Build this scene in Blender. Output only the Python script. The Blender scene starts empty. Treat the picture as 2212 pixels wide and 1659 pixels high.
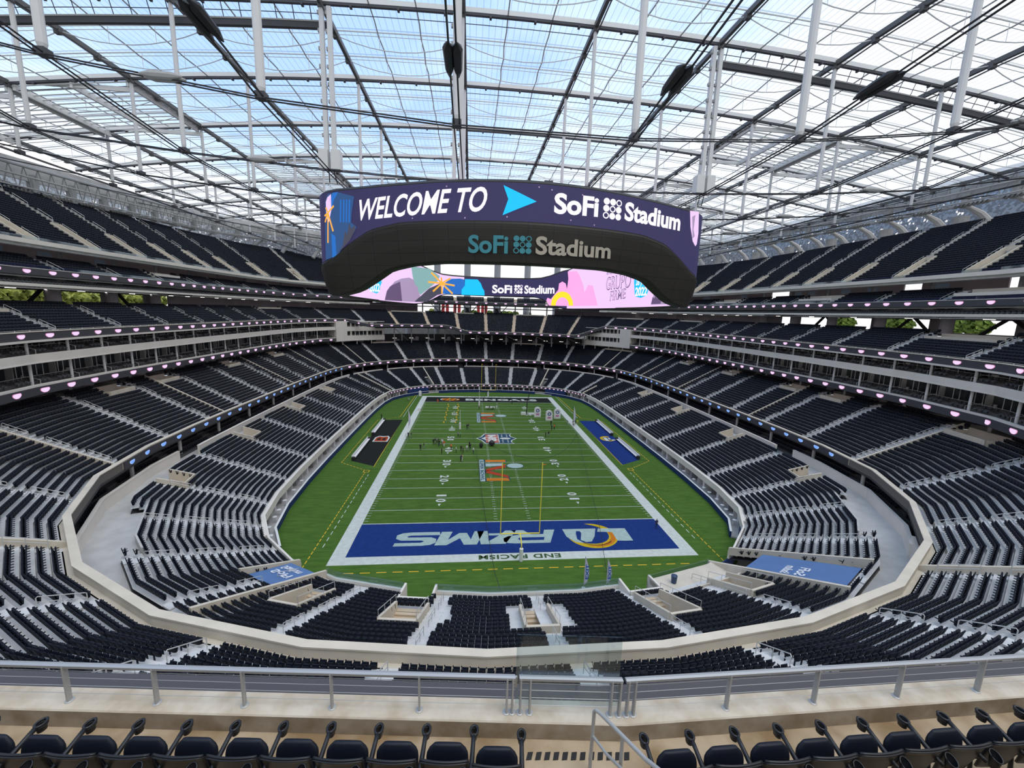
import bpy, bmesh, math, random
import numpy as np
from mathutils import Matrix, Vector
random.seed(7); rng = np.random.default_rng(7)
sc = bpy.context.scene
COL = sc.collection
PI = math.pi

# ------------------------------------------------------------------ camera, sky, exposure
CP = np.array([-7.49, -63.654, 34.363]); YAW, PITCH, ROLL, FPX = 0.102987, -0.171828, 0.0321276, 894.046
_f = np.array([math.sin(YAW)*math.cos(PITCH), math.cos(YAW)*math.cos(PITCH), math.sin(PITCH)])
_r = np.array([math.cos(YAW), -math.sin(YAW), 0.0]); _u = np.cross(_r, _f)
_r2 = _r*math.cos(ROLL)+_u*math.sin(ROLL); _u2 = -_r*math.sin(ROLL)+_u*math.cos(ROLL)
cd = bpy.data.cameras.new('camera'); cam = bpy.data.objects.new('camera', cd); COL.objects.link(cam)
M = Matrix.Identity(4)
for i in range(3):
    M[i][0], M[i][1], M[i][2], M[i][3] = _r2[i], _u2[i], -_f[i], CP[i]
cam.matrix_world = M
cd.sensor_fit = 'HORIZONTAL'; cd.sensor_width = 36; cd.lens = 36*FPX/2212; cd.clip_start = 0.1; cd.clip_end = 3000
sc.camera = cam
sc.view_settings.view_transform = 'Standard'; sc.view_settings.look = 'None'; sc.view_settings.gamma = 1
sc.view_settings.use_curve_mapping = False; sc.view_settings.exposure = 0.28
sc.cycles.max_bounces = 6; sc.cycles.diffuse_bounces = 4; sc.cycles.glossy_bounces = 2; sc.cycles.transmission_bounces = 2
sc.cycles.transparent_max_bounces = 10; sc.cycles.use_denoising = True
sc.cycles.sample_clamp_indirect = 6; sc.cycles.caustics_reflective = False; sc.cycles.caustics_refractive = False

w = bpy.data.worlds.new('sky'); sc.world = w; w.use_nodes = True
nt = w.node_tree; nt.nodes.clear()
def N(t, **k):
    n = nt.nodes.new(t)
    for a, b in k.items(): setattr(n, a, b)
    return n
def LK(a, b): nt.links.new(a, b)
def MA(op, a, b=None, c=None):
    n = nt.nodes.new('ShaderNodeMath'); n.operation = op
    for i, v in enumerate((a, b, c)):
        if v is None: continue
        if isinstance(v, (int, float)): n.inputs[i].default_value = v
        else: nt.links.new(v, n.inputs[i])
    return n.outputs[0]
tc = N('ShaderNodeTexCoord'); sx = N('ShaderNodeSeparateXYZ'); LK(tc.outputs['Generated'], sx.inputs[0])
zz = MA('MAXIMUM', sx.outputs[2], 0.08)
px = MA('DIVIDE', sx.outputs[0], zz); py = MA('DIVIDE', sx.outputs[1], zz)
cb = N('ShaderNodeCombineXYZ'); LK(px, cb.inputs[0]); LK(py, cb.inputs[1])
no = N('ShaderNodeTexNoise'); no.inputs['Scale'].default_value = 1.5; no.inputs['Detail'].default_value = 6; no.inputs['Roughness'].default_value = .6
LK(cb.outputs[0], no.inputs['Vector'])
# open blue patch of the sky lies to the south west, thick white cloud elsewhere
dx_ = MA('MULTIPLY', MA('ADD', px, 0.70), 0.52); dy_ = MA('MULTIPLY', MA('SUBTRACT', py, 1.6), 0.30)
rr = MA('ADD', MA('MULTIPLY', dx_, dx_), MA('MULTIPLY', dy_, dy_))
fac = MA('ADD', MA('SUBTRACT', 1.1, rr), MA('MULTIPLY', MA('SUBTRACT', no.outputs[0], 0.52), 2.2))
cr = N('ShaderNodeValToRGB'); LK(fac, cr.inputs[0])
cr.color_ramp.elements[0].position = 0.0; cr.color_ramp.elements[0].color = (.86, .855, .86, 1)
cr.color_ramp.elements[1].position = 1.0; cr.color_ramp.elements[1].color = (.24, .50, 1.0, 1)
e = cr.color_ramp.elements.new(.45); e.color = (.58, .76, 1.0, 1)
bg = N('ShaderNodeBackground'); bg.inputs[1].default_value = 1.0; LK(cr.outputs[0], bg.inputs[0])
wo = N('ShaderNodeOutputWorld'); LK(bg.outputs[0], wo.inputs[0])
sun_d = bpy.data.lights.new('sun', 'SUN'); sun_d.energy = 1.5; sun_d.angle = math.radians(40); sun_d.color = (1, .93, .84)
sun = bpy.data.objects.new('sun', sun_d); COL.objects.link(sun); sun.rotation_euler = (math.radians(12), math.radians(14), 0)

# ------------------------------------------------------------------ helpers
MATS = {}
def mat(name, col, rough=.7, metal=0, var=0.0, scale=3.0, col2=None, emit=0, spec=.5, bump=0):
    if name in MATS: return MATS[name]
    m = bpy.data.materials.new(name); m.use_nodes = True; MATS[name] = m
    global nt; nt = m.node_tree; b = nt.nodes['Principled BSDF']
    b.inputs['Roughness'].default_value = rough; b.inputs['Metallic'].default_value = metal
    b.inputs['Specular IOR Level'].default_value = spec
    b.inputs['Base Color'].default_value = (*col, 1)
    if var or col2:
        t = N('ShaderNodeTexCoord'); n = N('ShaderNodeTexNoise'); n.inputs['Scale'].default_value = scale; n.inputs['Detail'].default_value = 5
        LK(t.outputs['Object'], n.inputs['Vector'])
        r = N('ShaderNodeValToRGB'); c2 = col2 or tuple(c*(1-var) for c in col)
        r.color_ramp.elements[0].position = .35; r.color_ramp.elements[0].color = (*c2, 1)
        r.color_ramp.elements[1].position = .65; r.color_ramp.elements[1].color = (*col, 1)
        LK(n.outputs[0], r.inputs[0]); LK(r.outputs[0], b.inputs['Base Color'])
        if bump:
            bp = N('ShaderNodeBump'); bp.inputs['Strength'].default_value = bump; LK(n.outputs[0], bp.inputs['Height']); LK(bp.outputs[0], b.inputs['Normal'])
    if emit:
        b.inputs['Emission Color'].default_value = (*col, 1); b.inputs['Emission Strength'].default_value = emit
        b.inputs['Base Color'].default_value = (0.01, 0.01, 0.01, 1)
    return m
class MB:
    def __init__(s): s.v = []; s.f = []; s.m = []; s.n = 0
    def add(s, v, f, m=0):
        o = s.n; s.v.extend([tuple(map(float, p)) for p in v]); s.n += len(v)
        s.f.extend([tuple(o+i for i in q) for q in f]); s.m.extend([m]*len(f))
    def quad(s, a, b, c, d, m=0): s.add([a, b, c, d], [(0, 1, 2, 3)], m)
    def box(s, x0, x1, y0, y1, z0, z1, m=0):
        s.hexa([(x0, y0), (x1, y0), (x1, y1), (x0, y1)], z0, z1, m)
    def hexa(s, p, z0, z1, m=0):          # prism on a 4-gon footprint; z0/z1 numbers or 4-lists
        n = len(p); za = z0 if hasattr(z0, '__len__') else [z0]*n; zb = z1 if hasattr(z1, '__len__') else [z1]*n
        v = [(p[i][0], p[i][1], za[i]) for i in range(n)]+[(p[i][0], p[i][1], zb[i]) for i in range(n)]
        f = [tuple(range(n-1, -1, -1)), tuple(range(n, 2*n))]+[(i, (i+1) % n, n+(i+1) % n, n+i) for i in range(n)]
        s.add(v, f, m)
    def tube(s, pts, r, m=0, n=6, cap=True):
        P = [Vector(p) for p in pts]; rs = r if hasattr(r, '__len__') else [r]*len(P); V = []; prev = None
        for i, p in enumerate(P):
            t = (P[min(i+1, len(P)-1)]-P[max(i-1, 0)])
            if t.length < 1e-9: t = Vector((0, 0, 1))
            t.normalize(); a = prev if prev is not None else (Vector((0, 0, 1)) if abs(t.z) < .9 else Vector((1, 0, 0)))
            a = (a-t*a.dot(t)); a.normalize(); prev = a; b = t.cross(a)
            for k in range(n):
                q = p+(a*math.cos(2*PI*k/n)+b*math.sin(2*PI*k/n))*rs[i]; V.append(tuple(q))
        F = []
        for i in range(len(P)-1):
            for k in range(n):
                F.append((i*n+k, i*n+(k+1) % n, (i+1)*n+(k+1) % n, (i+1)*n+k))
        if cap: F += [tuple(range(n-1, -1, -1)), tuple((len(P)-1)*n+k for k in range(n))]
        s.add(V, F, m)
    def lathe(s, cx, cy, prof, m=0, n=12):
        V = []; F = []
        for (r, z) in prof:
            for k in range(n): V.append((cx+r*math.cos(2*PI*k/n), cy+r*math.sin(2*PI*k/n), z))
        for i in range(len(prof)-1):
            for k in range(n): F.append((i*n+k, i*n+(k+1) % n, (i+1)*n+(k+1) % n, (i+1)*n+k))
        F += [tuple(range(n-1, -1, -1)), tuple((len(prof)-1)*n+k for k in range(n))]
        s.add(V, F, m)
    def sweep(s, pts, prof, m=0, closed=True):     # pts: list of (x,y,z, nx,ny); prof: list of (outward, up), constant section
        n = len(prof); V = []; F = []
        for p in pts:
            for (a, b) in prof: V.append((p[0]+p[3]*a, p[1]+p[4]*a, p[2]+b))
        for i in range(len(pts)-1):
            for k in range(n if closed else n-1):
                F.append((i*n+k, i*n+(k+1) % n, (i+1)*n+(k+1) % n, (i+1)*n+k))
        if closed: F += [tuple(range(n-1, -1, -1)), tuple((len(pts)-1)*n+k for k in range(n))]
        s.add(V, F, m)
    def build(s, name, mats, parent=None, smooth=False):
        me = bpy.data.meshes.new(name); me.from_pydata(s.v, [], s.f)
        for m in (mats if isinstance(mats, (list, tuple)) else [mats]): me.materials.append(m)
        if any(s.m): me.polygons.foreach_set('material_index', s.m)
        if smooth: me.polygons.foreach_set('use_smooth', [True]*len(s.f))
        me.update(); return link(name, me, parent)
def link(name, data, parent=None):
    o = bpy.data.objects.new(name, data); COL.objects.link(o)
    if parent is not None: o.parent = parent
    return o
def tag(o, label, cat, group=None, kind=None):
    o['label'] = label; o['category'] = cat
    if group: o['group'] = group
    if kind: o['kind'] = kind
    return o
def empty(name, loc, label, cat, group=None, rz=0, kind=None):
    o = bpy.data.objects.new(name, None); COL.objects.link(o); o.location = loc; o.rotation_euler = (0, 0, rz); o.empty_display_size = .2
    return tag(o, label, cat, group, kind)
def copy_tree(o, parent=None):
    c = o.copy(); COL.objects.link(c); c.parent = parent
    for ch in list(o.children): copy_tree(ch, c)
    return c

# ------------------------------------------------------------------ the bowl in plan: 40 stations round the oval, station 0 behind the near end zone, 10 left side, 20 far end, 30 right side
CY = 45.72
_q = [(0, 85.5), (12, 84.8), (24, 82.3), (34.6, 77.8), (44.5, 70), (52.3, 59.3), (56, 48), (57.4, 33), (57.8, 15), (57.8, 0)]
_h = [(-x, -y) for x, y in _q]+[(-x, y) for x, y in _q[:-1][::-1]]          # near end -> left -> far end
_full = _h+[(x, y) for x, y in [(-a, b) for a, b in _h[:-1][::-1]]][:-1]
def _dense(P):
    out = []; n = len(P)
    for i in range(n):
        p0, p1, p2, p3 = [np.array(P[(i+k-1) % n], float) for k in range(4)]
        for t in np.linspace(0, 1, 30, endpoint=False):
            out.append(.5*((2*p1)+(-p0+p2)*t+(2*p0-5*p1+4*p2-p3)*t*t+(-p0+3*p1-3*p2+p3)*t**3))
    return np.array(out)
_D = _dense(_full); _D = np.vstack([_D, _D[:1]])
_L = np.concatenate([[0], np.cumsum(np.linalg.norm(np.diff(_D, axis=0), axis=1))]); _L = _L/_L[-1]*40
def _B(s): s = s % 40; return np.array([np.interp(s, _L, _D[:, 0]), np.interp(s, _L, _D[:, 1])])
def _Nn(s):
    t = _B(s+.9)-_B(s-.9); t = t/np.linalg.norm(t); return np.array([-t[1], t[0]]) if np.dot([-t[1], t[0]], _B(s)) > 0 else np.array([t[1], -t[0]])
_CB = [_B(j+.5) for j in range(40)]; _CN = [_Nn(j+.5) for j in range(40)]
def corner(j, d): j = j % 40; p = _CB[j]+_CN[j]*d; return (p[0], p[1]+CY)
def RP(s, d):                                       # faceted ring: bends at every half station
    j = math.floor(s-.5); t = s-.5-j; a = corner(j, d); b = corner(j+1, d)
    return (a[0]*(1-t)+b[0]*t, a[1]*(1-t)+b[1]*t)
def FN(s):                                          # outward normal of the facet
    j = math.floor(s-.5); a = corner(j, 0); b = corner(j+1, 0); t = Vector((b[0]-a[0], b[1]-a[1], 0)).normalized(); n = Vector((-t.y, t.x, 0))
    return n if n.x*(a[0]+b[0])/2+n.y*((a[1]+b[1])/2-CY) > 0 else -n
def brk(s0, s1, extra=()):
    L = [s0]+[j+.5 for j in range(math.floor(s0), math.ceil(s1)+1) if s0 < j+.5 < s1]+[x for x in extra if s0 < x < s1]+[s1]
    return sorted(set(round(x, 5) for x in L))
def path(s0, s1, d, z, extra=()):                   # for sweep: mitre-corrected normals
    out = []
    for s in brk(s0, s1, extra):
        a = RP(s, d); b = RP(s, d+1); out.append((a[0], a[1], z(s) if callable(z) else z, b[0]-a[0], b[1]-a[1]))
    return out

conc = mat('light_concrete', (.56, .55, .53), .85, var=.16, scale=.6)
conc_n = mat('terrace_concrete', (.66, .66, .65), .85, var=.14, scale=.8)
beige = mat('beige_concrete', (.68, .61, .50), .85, var=.12, scale=.5)
beige_w = mat('cream_fascia', (.80, .75, .67), .8, var=.06, scale=.4)
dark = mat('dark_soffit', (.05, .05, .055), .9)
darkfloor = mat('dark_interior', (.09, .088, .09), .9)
navyseat = mat('navy_seat_plastic', (.0095, .0125, .021), .55, spec=.18)
rail = mat('galvanised_steel', (.62, .62, .6), .4, .35)
white = mat('white_paint', (.8, .8, .78), .5)
mauve = mat('mauve_wall', (.40, .36, .38), .85, var=.08)
black = mat('black_metal', (.02, .02, .022), .5)

# ------------------------------------------------------------------ terraces
def terrace(name, label, s0, s1, d0, z0, nr, t, h, mats, rows=None, holes=(), back=True, und=.5, fr=0):
    mb = MB()
    for r in range(nr):
        a, b = (rows(r) if rows else (s0, s1))
        if a is None: continue
        ex = [x for hh in holes for x in hh[:2]]
        L = brk(a, b, ex); z = z0+h*r; di = d0+t*r; do = di+t
        for i in range(len(L)-1):
            m = (L[i]+L[i+1])/2
            if any(hh[0] < m < hh[1] and hh[2] <= r < hh[3] for hh in holes): continue
            p = [RP(L[i], di), RP(L[i+1], di), RP(L[i+1], do), RP(L[i], do)]
            q = [(*c, z) for c in p]
            mb.quad(q[0], q[3], q[2], q[1], 0)
            mb.quad((*p[0], z-h), (*p[0], z), (*p[1], z), (*p[1], z-h), 0)
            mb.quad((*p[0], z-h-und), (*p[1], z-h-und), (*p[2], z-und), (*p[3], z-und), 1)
    o = mb.build(name, mats); tag(o, label, 'stand', kind='structure'); return o
SEATS = []                                          # (x, y, z, dirx, diry): position and facing of every seat
def seat_rows(s0, s1, d0, z0, nr, t, h, rows=None, skip=(), gap=.68, pitch=.545, aisles=None, tier=0):
    for r in range(nr):
        a, b = (rows(r) if rows else (s0, s1))
        if a is None: continue
        d = d0+t*r+t-.32; z = z0+h*r
        k0 = math.ceil(a-1e-6); cuts = [a]+[k for k in range(k0, math.floor(b+1e-6)+1) if a < k < b]+[b]
        for i in range(len(cuts)-1):
            A, B = cuts[i], cuts[i+1]
            if B-A < .12: continue
            L = brk(A, B); P = [np.array(RP(x, d)) for x in L]; seg = [np.linalg.norm(P[j+1]-P[j]) for j in range(len(P)-1)]; T = sum(seg)
            n = int((T-2*gap)/pitch)
            if n < 1: continue
            off = (T-n*pitch)/2
            for q in range(n):
                u = off+pitch*(q+.5); j = 0
                while j < len(seg)-1 and u > seg[j]: u -= seg[j]; j += 1
                f = u/seg[j]; s = L[j]+(L[j+1]-L[j])*f
                if any(k[0] < s < k[1] and k[2] <= r < k[3] for k in skip): continue
                p = P[j]*(1-f)+P[j+1]*f; nn = FN((L[j]+L[j+1])/2)
                SEATS.append((p[0], p[1], z, -nn.x, -nn.y, tier))
AIS = {}
def aisle_steps(name, label, ks, d0, z0, nr, t, h, m, rows=None, half=.55, skip=()):
    mb = MB()
    for k in ks:
        for r in range(nr):
            if rows:
                a, b = rows(r)
                if a is None or not (a < k < b): continue
            if any(q[0] < k < q[1] and q[2] <= r < q[3] for q in skip): continue
            d = d0+t*r; z = z0+h*r
            c = RP(k, d); n = FN(k+.01); tx, ty = -n.y, n.x
            def P(a, b): return (c[0]+tx*a+n.x*b, c[1]+ty*a+n.y*b)
            mb.hexa([P(-half, t*.5), P(half, t*.5), P(half, t), P(-half, t)], z, z+h*.5)
            mb.hexa([P(-half, 0), P(half, 0), P(half, t*.5), P(-half, t*.5)], z-.02, z+.015)
    o = mb.build(name, m); return tag(o, label, 'steps', kind='structure')

# ------------------------------------------------------------------ lower bowl
LD0, LZ0, LN, LT, LH = -17.4, 2.9, 17, .85, .318
def near_cut(s):                                     # the near corners lose their back rows to a wide landing
    s = s % 40; s = min(s, 40-s); return 3 if 4.2 < s < 7.0 else 0
lholes = []
# stair openings: (s0, s1, r0, r1)
VOM_N = [(-1.28, -.88, 1, 6), (-.2, .2, 1, 8), (.95, 1.35, 1, 6)]
def lrows(r):
    return (0, 40)
for c in (-3.3,): pass
TUN_L = (2.74, 3.3, 0, 7)                            # entry cuts under the blue covers
TUN_R = (36.68, 37.36, 0, 16)
VOM_N = [(1.1, 1.42, 5, 10), (39.93, 40.0, 5, 11), (0, .2, 5, 11), (38.66, 38.96, 4, 11), (37.62, 37.94, 4, 10), (2.2, 2.5, 4, 10)]
VOM_S = []
for k in list(range(6, 16)):
    VOM_S += [(k+.02, k+.34, 13, 17)] if k % 2 == 0 and k not in (14,) else []
VOM_S += [(40-b, 40-a, c, d) for a, b, c, d in VOM_S]
NOTCH = [(1.14, 1.5, 0, 3), (38.55, 38.95, 0, 3)]
CUT = [(4.15, 5.3, 15, 17), (34.6, 35.85, 15, 17)]
FARC = [(17.3, 17.5, 0, 8), (22.5, 22.7, 0, 8)]
LH_ALL = VOM_N+VOM_S+NOTCH+CUT+[TUN_L, TUN_R]+FARC
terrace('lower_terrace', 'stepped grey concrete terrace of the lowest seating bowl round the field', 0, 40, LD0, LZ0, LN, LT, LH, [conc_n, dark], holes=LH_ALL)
seat_rows(0, 40, LD0, LZ0, LN, LT, LH, skip=LH_ALL+[(35.2, 35.2, 0, 0), (1.5, 2.74, 0, 1), (0, 1.14, 0, 1), (38.95, 40, 0, 1), (37.1, 38.6, 0, 5), (37.94, 38.2, 4, 8), (.85, 1.1, 4, 10), (.2, .32, 4, 11), (39.78, 40, 4, 11)], tier=1)
aisle_steps('lower_aisle_steps', 'grey aisle steps running up between the lowest seating blocks', range(0, 40), LD0, LZ0, LN, LT, LH, conc_n, skip=LH_ALL, half=.58)
# front lip, club wall, floor of the walkway
mb = MB()
def ringwall(mb, s0, s1, d, z0, z1, th=.3, m=0, cap=0):
    P = path(s0, s1, d, z0); mb.sweep(P, [(0, 0), (th, 0), (th, z1-z0), (0, z1-z0)], m)
    if cap: mb.sweep(path(s0, s1, d, z1), [(-.06, 0), (th+.06, 0), (th+.06, .12), (-.06, .12)], cap-1)
for a, b in ((0, 1.14), (1.5, 2.74), (3.3, 17.3), (17.5, 22.5), (22.7, 36.68), (37.36, 38.55), (38.95, 40)):
    ringwall(mb, a, b, LD0-.35, 2.1, 3.3, .25, 0)
    if 7.5 < (a+b)/2 < 33: pass
for a, b in ((1.14, 1.5), (38.55, 38.95)):
    ringwall(mb, a, b, LD0-.35+2.6, 2.1, 4.3, .25, 0)
    for s in (a, b):
        p, q = RP(s, LD0-.35), RP(s, LD0+2.5); n = FN(s+.01); mb.hexa([p, q, (q[0]-n.y*.25, q[1]+n.x*.25), (p[0]-n.y*.25, p[1]+n.x*.25)], 2.1, 4.0)
o = mb.build('lower_parapet', [beige_w]); tag(o, 'cream parapet along the front edge of the lowest seating bowl', 'parapet', kind='structure')
CWT = 8.9
mb = MB()
openings = [(7.05, 7.3), (32.7, 32.95), (14.35, 14.6), (18.9, 19.15), (22.0, 22.3), (25.3, 25.55), (15.9, 16.1)]
cuts = sorted(openings); a = 4.0
segs = []
for o0, o1 in cuts: segs.append((a, o0)); a = o1
segs.append((a, 36.0))
for a, b in segs: ringwall(mb, a, b, -1.6 if a > 7 and b < 33 else -.1, 7.2, CWT, .35, 0, 1)
ringwall(mb, 35.9, 40, .1, 7.2, 9.6, .3, 0); ringwall(mb, 0, 4.05, .1, 7.2, 9.6, .3, 0)
o = mb.build('wall_club', [beige_w]); tag(o, 'cream wall round the walkway behind the lowest seating bowl', 'wall', kind='structure')
mb = MB()
for a, b, d_ in ((0, 4.15, -2.9), (4.15, 5.3, -4.6), (5.3, 34.6, -2.9), (34.6, 35.85, -4.6), (35.85, 40, -2.9)): mb.sweep(path(a, b, d_, 7.3), [(0, -.3), (14, -.3), (14, 0), (0, 0)], 0)
for a, b, d_ in ((4.15, 5.3, -4.6), (34.6, 35.85, -4.6)): ringwall(mb, a, b, d_-.2, 6.6, 8.3, .2, 0)
o = mb.build('floor_walkway', [conc]); tag(o, 'grey concrete walkway between the lowest seating bowl and the cream wall', 'walkway', kind='structure')
mb = MB()
for a, b, c, d in [(1.1, 1.42, 5, 10), (-.07, .2, 5, 11), (38.66, 38.96, 4, 11), (37.62, 37.94, 4, 10), (2.2, 2.5, 4, 10)]:
    z0, z1 = LZ0+LH*c, LZ0+LH*d
    for s in (a, b):
        p, q = RP(s, LD0+LT*c), RP(s, LD0+LT*d); n = FN(s+.01); x, y = -n.y*.14, n.x*.14
        mb.hexa([(p[0]-x, p[1]-y), (q[0]-x, q[1]-y), (q[0]+x, q[1]+y), (p[0]+x, p[1]+y)], z0-2.2, [z0+.75, z1+.75, z1+.75, z0+.75], 0)
        mb.tube([(*p, z0+1.5), (*q, z1+1.5)], .035, 2, 6)
        for f in (0, .33, .66, 1): mb.tube([(p[0]*(1-f)+q[0]*f, p[1]*(1-f)+q[1]*f, z0+(z1-z0)*f+.6), (p[0]*(1-f)+q[0]*f, p[1]*(1-f)+q[1]*f, z0+(z1-z0)*f+1.5)], .03, 2, 5)
    ringwall(mb, a, b, LD0+LT*d, z1-2.5, z1+.75, .25, 0)
    for k in range(8):
        zz_ = z0-.1-.22*k; dd = LD0+LT*c+.4+.42*k
        mb.sweep(path(a, b, dd, zz_), [(0, -.4), (.44, -.4), (.44, 0), (0, 0)], 1)
    mb.sweep(path(a, b, LD0+LT*c-.05, z0-.1), [(0, -.4), (.5, -.4), (.5, 0), (0, 0)], 1); mb.sweep(path(a, b, LD0+LT*c+3.7, z0-1.9), [(0, -.3), (2.2, -.3), (2.2, 0), (0, 0)], 1)
for a, b, c, d in VOM_S:
    z = LZ0+LH*c
    mb.sweep(path(a, b, LD0+LT*c, z-.3), [(0, -.3), (3.6, -.3), (3.6, 0), (0, 0)], 1); ringwall(mb, a, b, LD0+LT*c-.1, z-.3, z+.85, .2, 0)
    for s in (a, b):
        p, q = RP(s, LD0+LT*c), RP(s, LD0+LT*d); n = FN(s+.01); x, y = -n.y*.12, n.x*.12
        mb.hexa([(p[0]-x, p[1]-y), (q[0]-x, q[1]-y), (q[0]+x, q[1]+y), (p[0]+x, p[1]+y)], z-.6, [z+.85, z+1.9, z+1.9, z+.85], 0)
o = mb.build('stair_openings', [beige, mat('stair_sand', (.62, .50, .36), .85), rail]); tag(o, 'cream walled stair openings in the lowest seating blocks at the near end', 'stair opening', kind='structure')
mb = MB()
mb.sweep(path(37.4, 38.55, LD0+.1, LZ0+.9), [(0, -.6), (3.7, -.6), (3.7, 0), (0, 0)], 0); mb.sweep(path(37.4, 38.55, LD0+3.75, LZ0+.9), [(0, 0), (.2, 0), (.2, .75), (0, .75)], 0)
o = mb.build('platform', [beige]); tag(o, 'flat cream platform behind the parapet left of the large blue cover', 'platform', kind='structure')
# dark club seating behind the wall
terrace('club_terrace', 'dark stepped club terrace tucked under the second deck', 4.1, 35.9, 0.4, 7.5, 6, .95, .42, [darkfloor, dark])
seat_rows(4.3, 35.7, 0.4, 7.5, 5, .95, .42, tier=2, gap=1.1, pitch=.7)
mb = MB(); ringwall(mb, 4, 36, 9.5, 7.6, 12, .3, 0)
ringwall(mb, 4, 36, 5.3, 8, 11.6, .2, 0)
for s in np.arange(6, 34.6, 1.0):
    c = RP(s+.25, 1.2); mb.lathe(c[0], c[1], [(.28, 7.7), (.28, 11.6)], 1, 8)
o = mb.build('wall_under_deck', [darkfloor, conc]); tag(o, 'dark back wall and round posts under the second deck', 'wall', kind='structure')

# ------------------------------------------------------------------ second deck
TD0, TZ0, TN, TT, TH = .9, 11.3, 18, .83, .425
T2V = []
for k in (6, 8, 9, 11, 13): T2V += [(k-.55, k-.12, 14, 18)]
T2V += [(40-b, 40-a, c, d) for a, b, c, d in T2V]
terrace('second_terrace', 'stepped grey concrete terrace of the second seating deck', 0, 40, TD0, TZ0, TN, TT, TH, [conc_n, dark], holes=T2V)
seat_rows(0, 40, TD0, TZ0, TN, TT, TH, skip=T2V+[(16.3, 16.98, 16, 18), (21.02, 22, 17, 18), (24.05, 25, 16, 18)], tier=3)
aisle_steps('second_aisle_steps', 'grey aisle steps running up between the blocks of the second deck', range(0, 40), TD0, TZ0, TN, TT, TH, conc_n, half=.6, skip=T2V)
mb = MB()
P = path(0, 40, 0, 11.0)
mb.sweep(P, [(.06, 0), (.5, 0), (.5, 1.12), (.06, 1.12)], 1)
for a, b in ((0, 5.9), (34.1, 40)): mb.sweep(path(a, b, 0, 10.95), [(0, 0), (.06, 0), (.06, 1.1), (0, 1.1)], 2)
mb.sweep(P, [(0, -.35), (3, -.35), (3, 0), (0, 0)], 0)                   # parapet
mb.sweep(path(0, 40, -.08, 12.12), [(0, 0), (.66, 0), (.66, .12), (0, .12)], 1)
mb.sweep(path(0, 40, .5, 11.0), [(0, 0), (.5, 0), (.5, .3), (0, .3)], 1)
for a, b, c, d in T2V:                               # cream boxes at the top of the side stairs
    z = TZ0+TH*c; ringwall(mb, a, b, TD0+TT*c, z-.4, z+1.15, .2, 1)
    for s in (a, b):
        p, q = RP(s, TD0+TT*c), RP(s, TD0+TT*d); n = FN(s+.01); mb.hexa([p, q, (q[0]-n.y*.2, q[1]+n.x*.2), (p[0]-n.y*.2, p[1]+n.x*.2)], z-.4, z+1.15, 1)
    p = path(a, b, TD0+TT*c, z+.05); mb.sweep(p, [(0, -.1), (3.4, -.1), (3.4, 0), (0, 0)], 1); ringwall(mb, a, b, TD0+TT*18-.2, z-.4, 18.9, .25, 1)
for a, b in ((16.3, 16.98), (21.02, 21.98), (24.05, 24.95)):
    z = TZ0+TH*16; ringwall(mb, a, b, TD0+TT*16, z, z+1.1, .2, 1)
o = mb.build('second_parapet', [dark, beige, mat('fascia_taupe', (.16, .145, .13), .7)]); tag(o, 'cream capped parapet along the front edge of the second deck', 'parapet', kind='structure')
# radial cream dividing walls on the corner blocks
mb = MB()
def radial(mb, s, d0, z0, n, t, h, hh=.45, th=.3, m=0):
    a, b = RP(s, d0), RP(s, d0+n*t); nn = FN(s); x, y = -nn.y*th/2, nn.x*th/2
    mb.hexa([(a[0]-x, a[1]-y), (b[0]-x, b[1]-y), (b[0]+x, b[1]+y), (a[0]+x, a[1]+y)], [z0-.3, z0+n*h-.3]*1+[z0+n*h-.3, z0-.3], [z0+hh, z0+n*h+hh, z0+n*h+hh, z0+hh], m)
for s in (4.03, 36.97, 5.92, 34.08, 8.42, 31.58, 11.3, 28.7, 13.5, 26.5, 15.4, 24.6): radial(mb, s, TD0-.4, TZ0, TN, TT, TH)
for s in (2.72, 3.32, 36.66, 37.38, 14.6, 25.4, 17.5, 22.5): radial(mb, s, LD0-.3, LZ0, 17 if s > 30 or 10 < s < 24.7 or s < 3 else 8, LT, LH, .8, .35)
o = mb.build('dividing_walls', [beige]); tag(o, 'low cream dividing walls running up the corner seating blocks', 'wall', kind='structure')

# concourse behind the second deck
mb = MB()
zb = TZ0+TH*(TN-1)+.3
mb.sweep(path(2, 38, TD0+TT*TN, zb), [(0, -.3), (16, -.3), (16, 0), (0, 0)], 0)
ringwall(mb, 2, 38, 25.5, zb, 22, .3, 1)
for s in np.arange(4.75, 35.6, 1.0):
    c = RP(s, 19); mb.lathe(c[0], c[1], [(.75, zb), (.75, 21)], 2, 14)
    c = RP(s+.5, 16.6); mb.lathe(c[0], c[1], [(.22, zb), (.22, 23)], 3, 8)
for s in np.arange(15.2, 25, .5):
    c = RP(s, 21.5); mb.box(c[0]-1.2, c[0]+1.2, c[1]-.5, c[1]+.5, zb, zb+1.1+.3*math.sin(s*9), 2)
ringwall(mb, 4.2, 15.2, 20.5, zb, 21, .2, 1)
ringwall(mb, 24.8, 35.8, 20.5, zb, 21, .2, 1)
o = mb.build('second_concourse', [darkfloor, darkfloor, mauve, conc]); tag(o, 'dark concourse with round columns behind the second deck', 'concourse', kind='structure')
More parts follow.
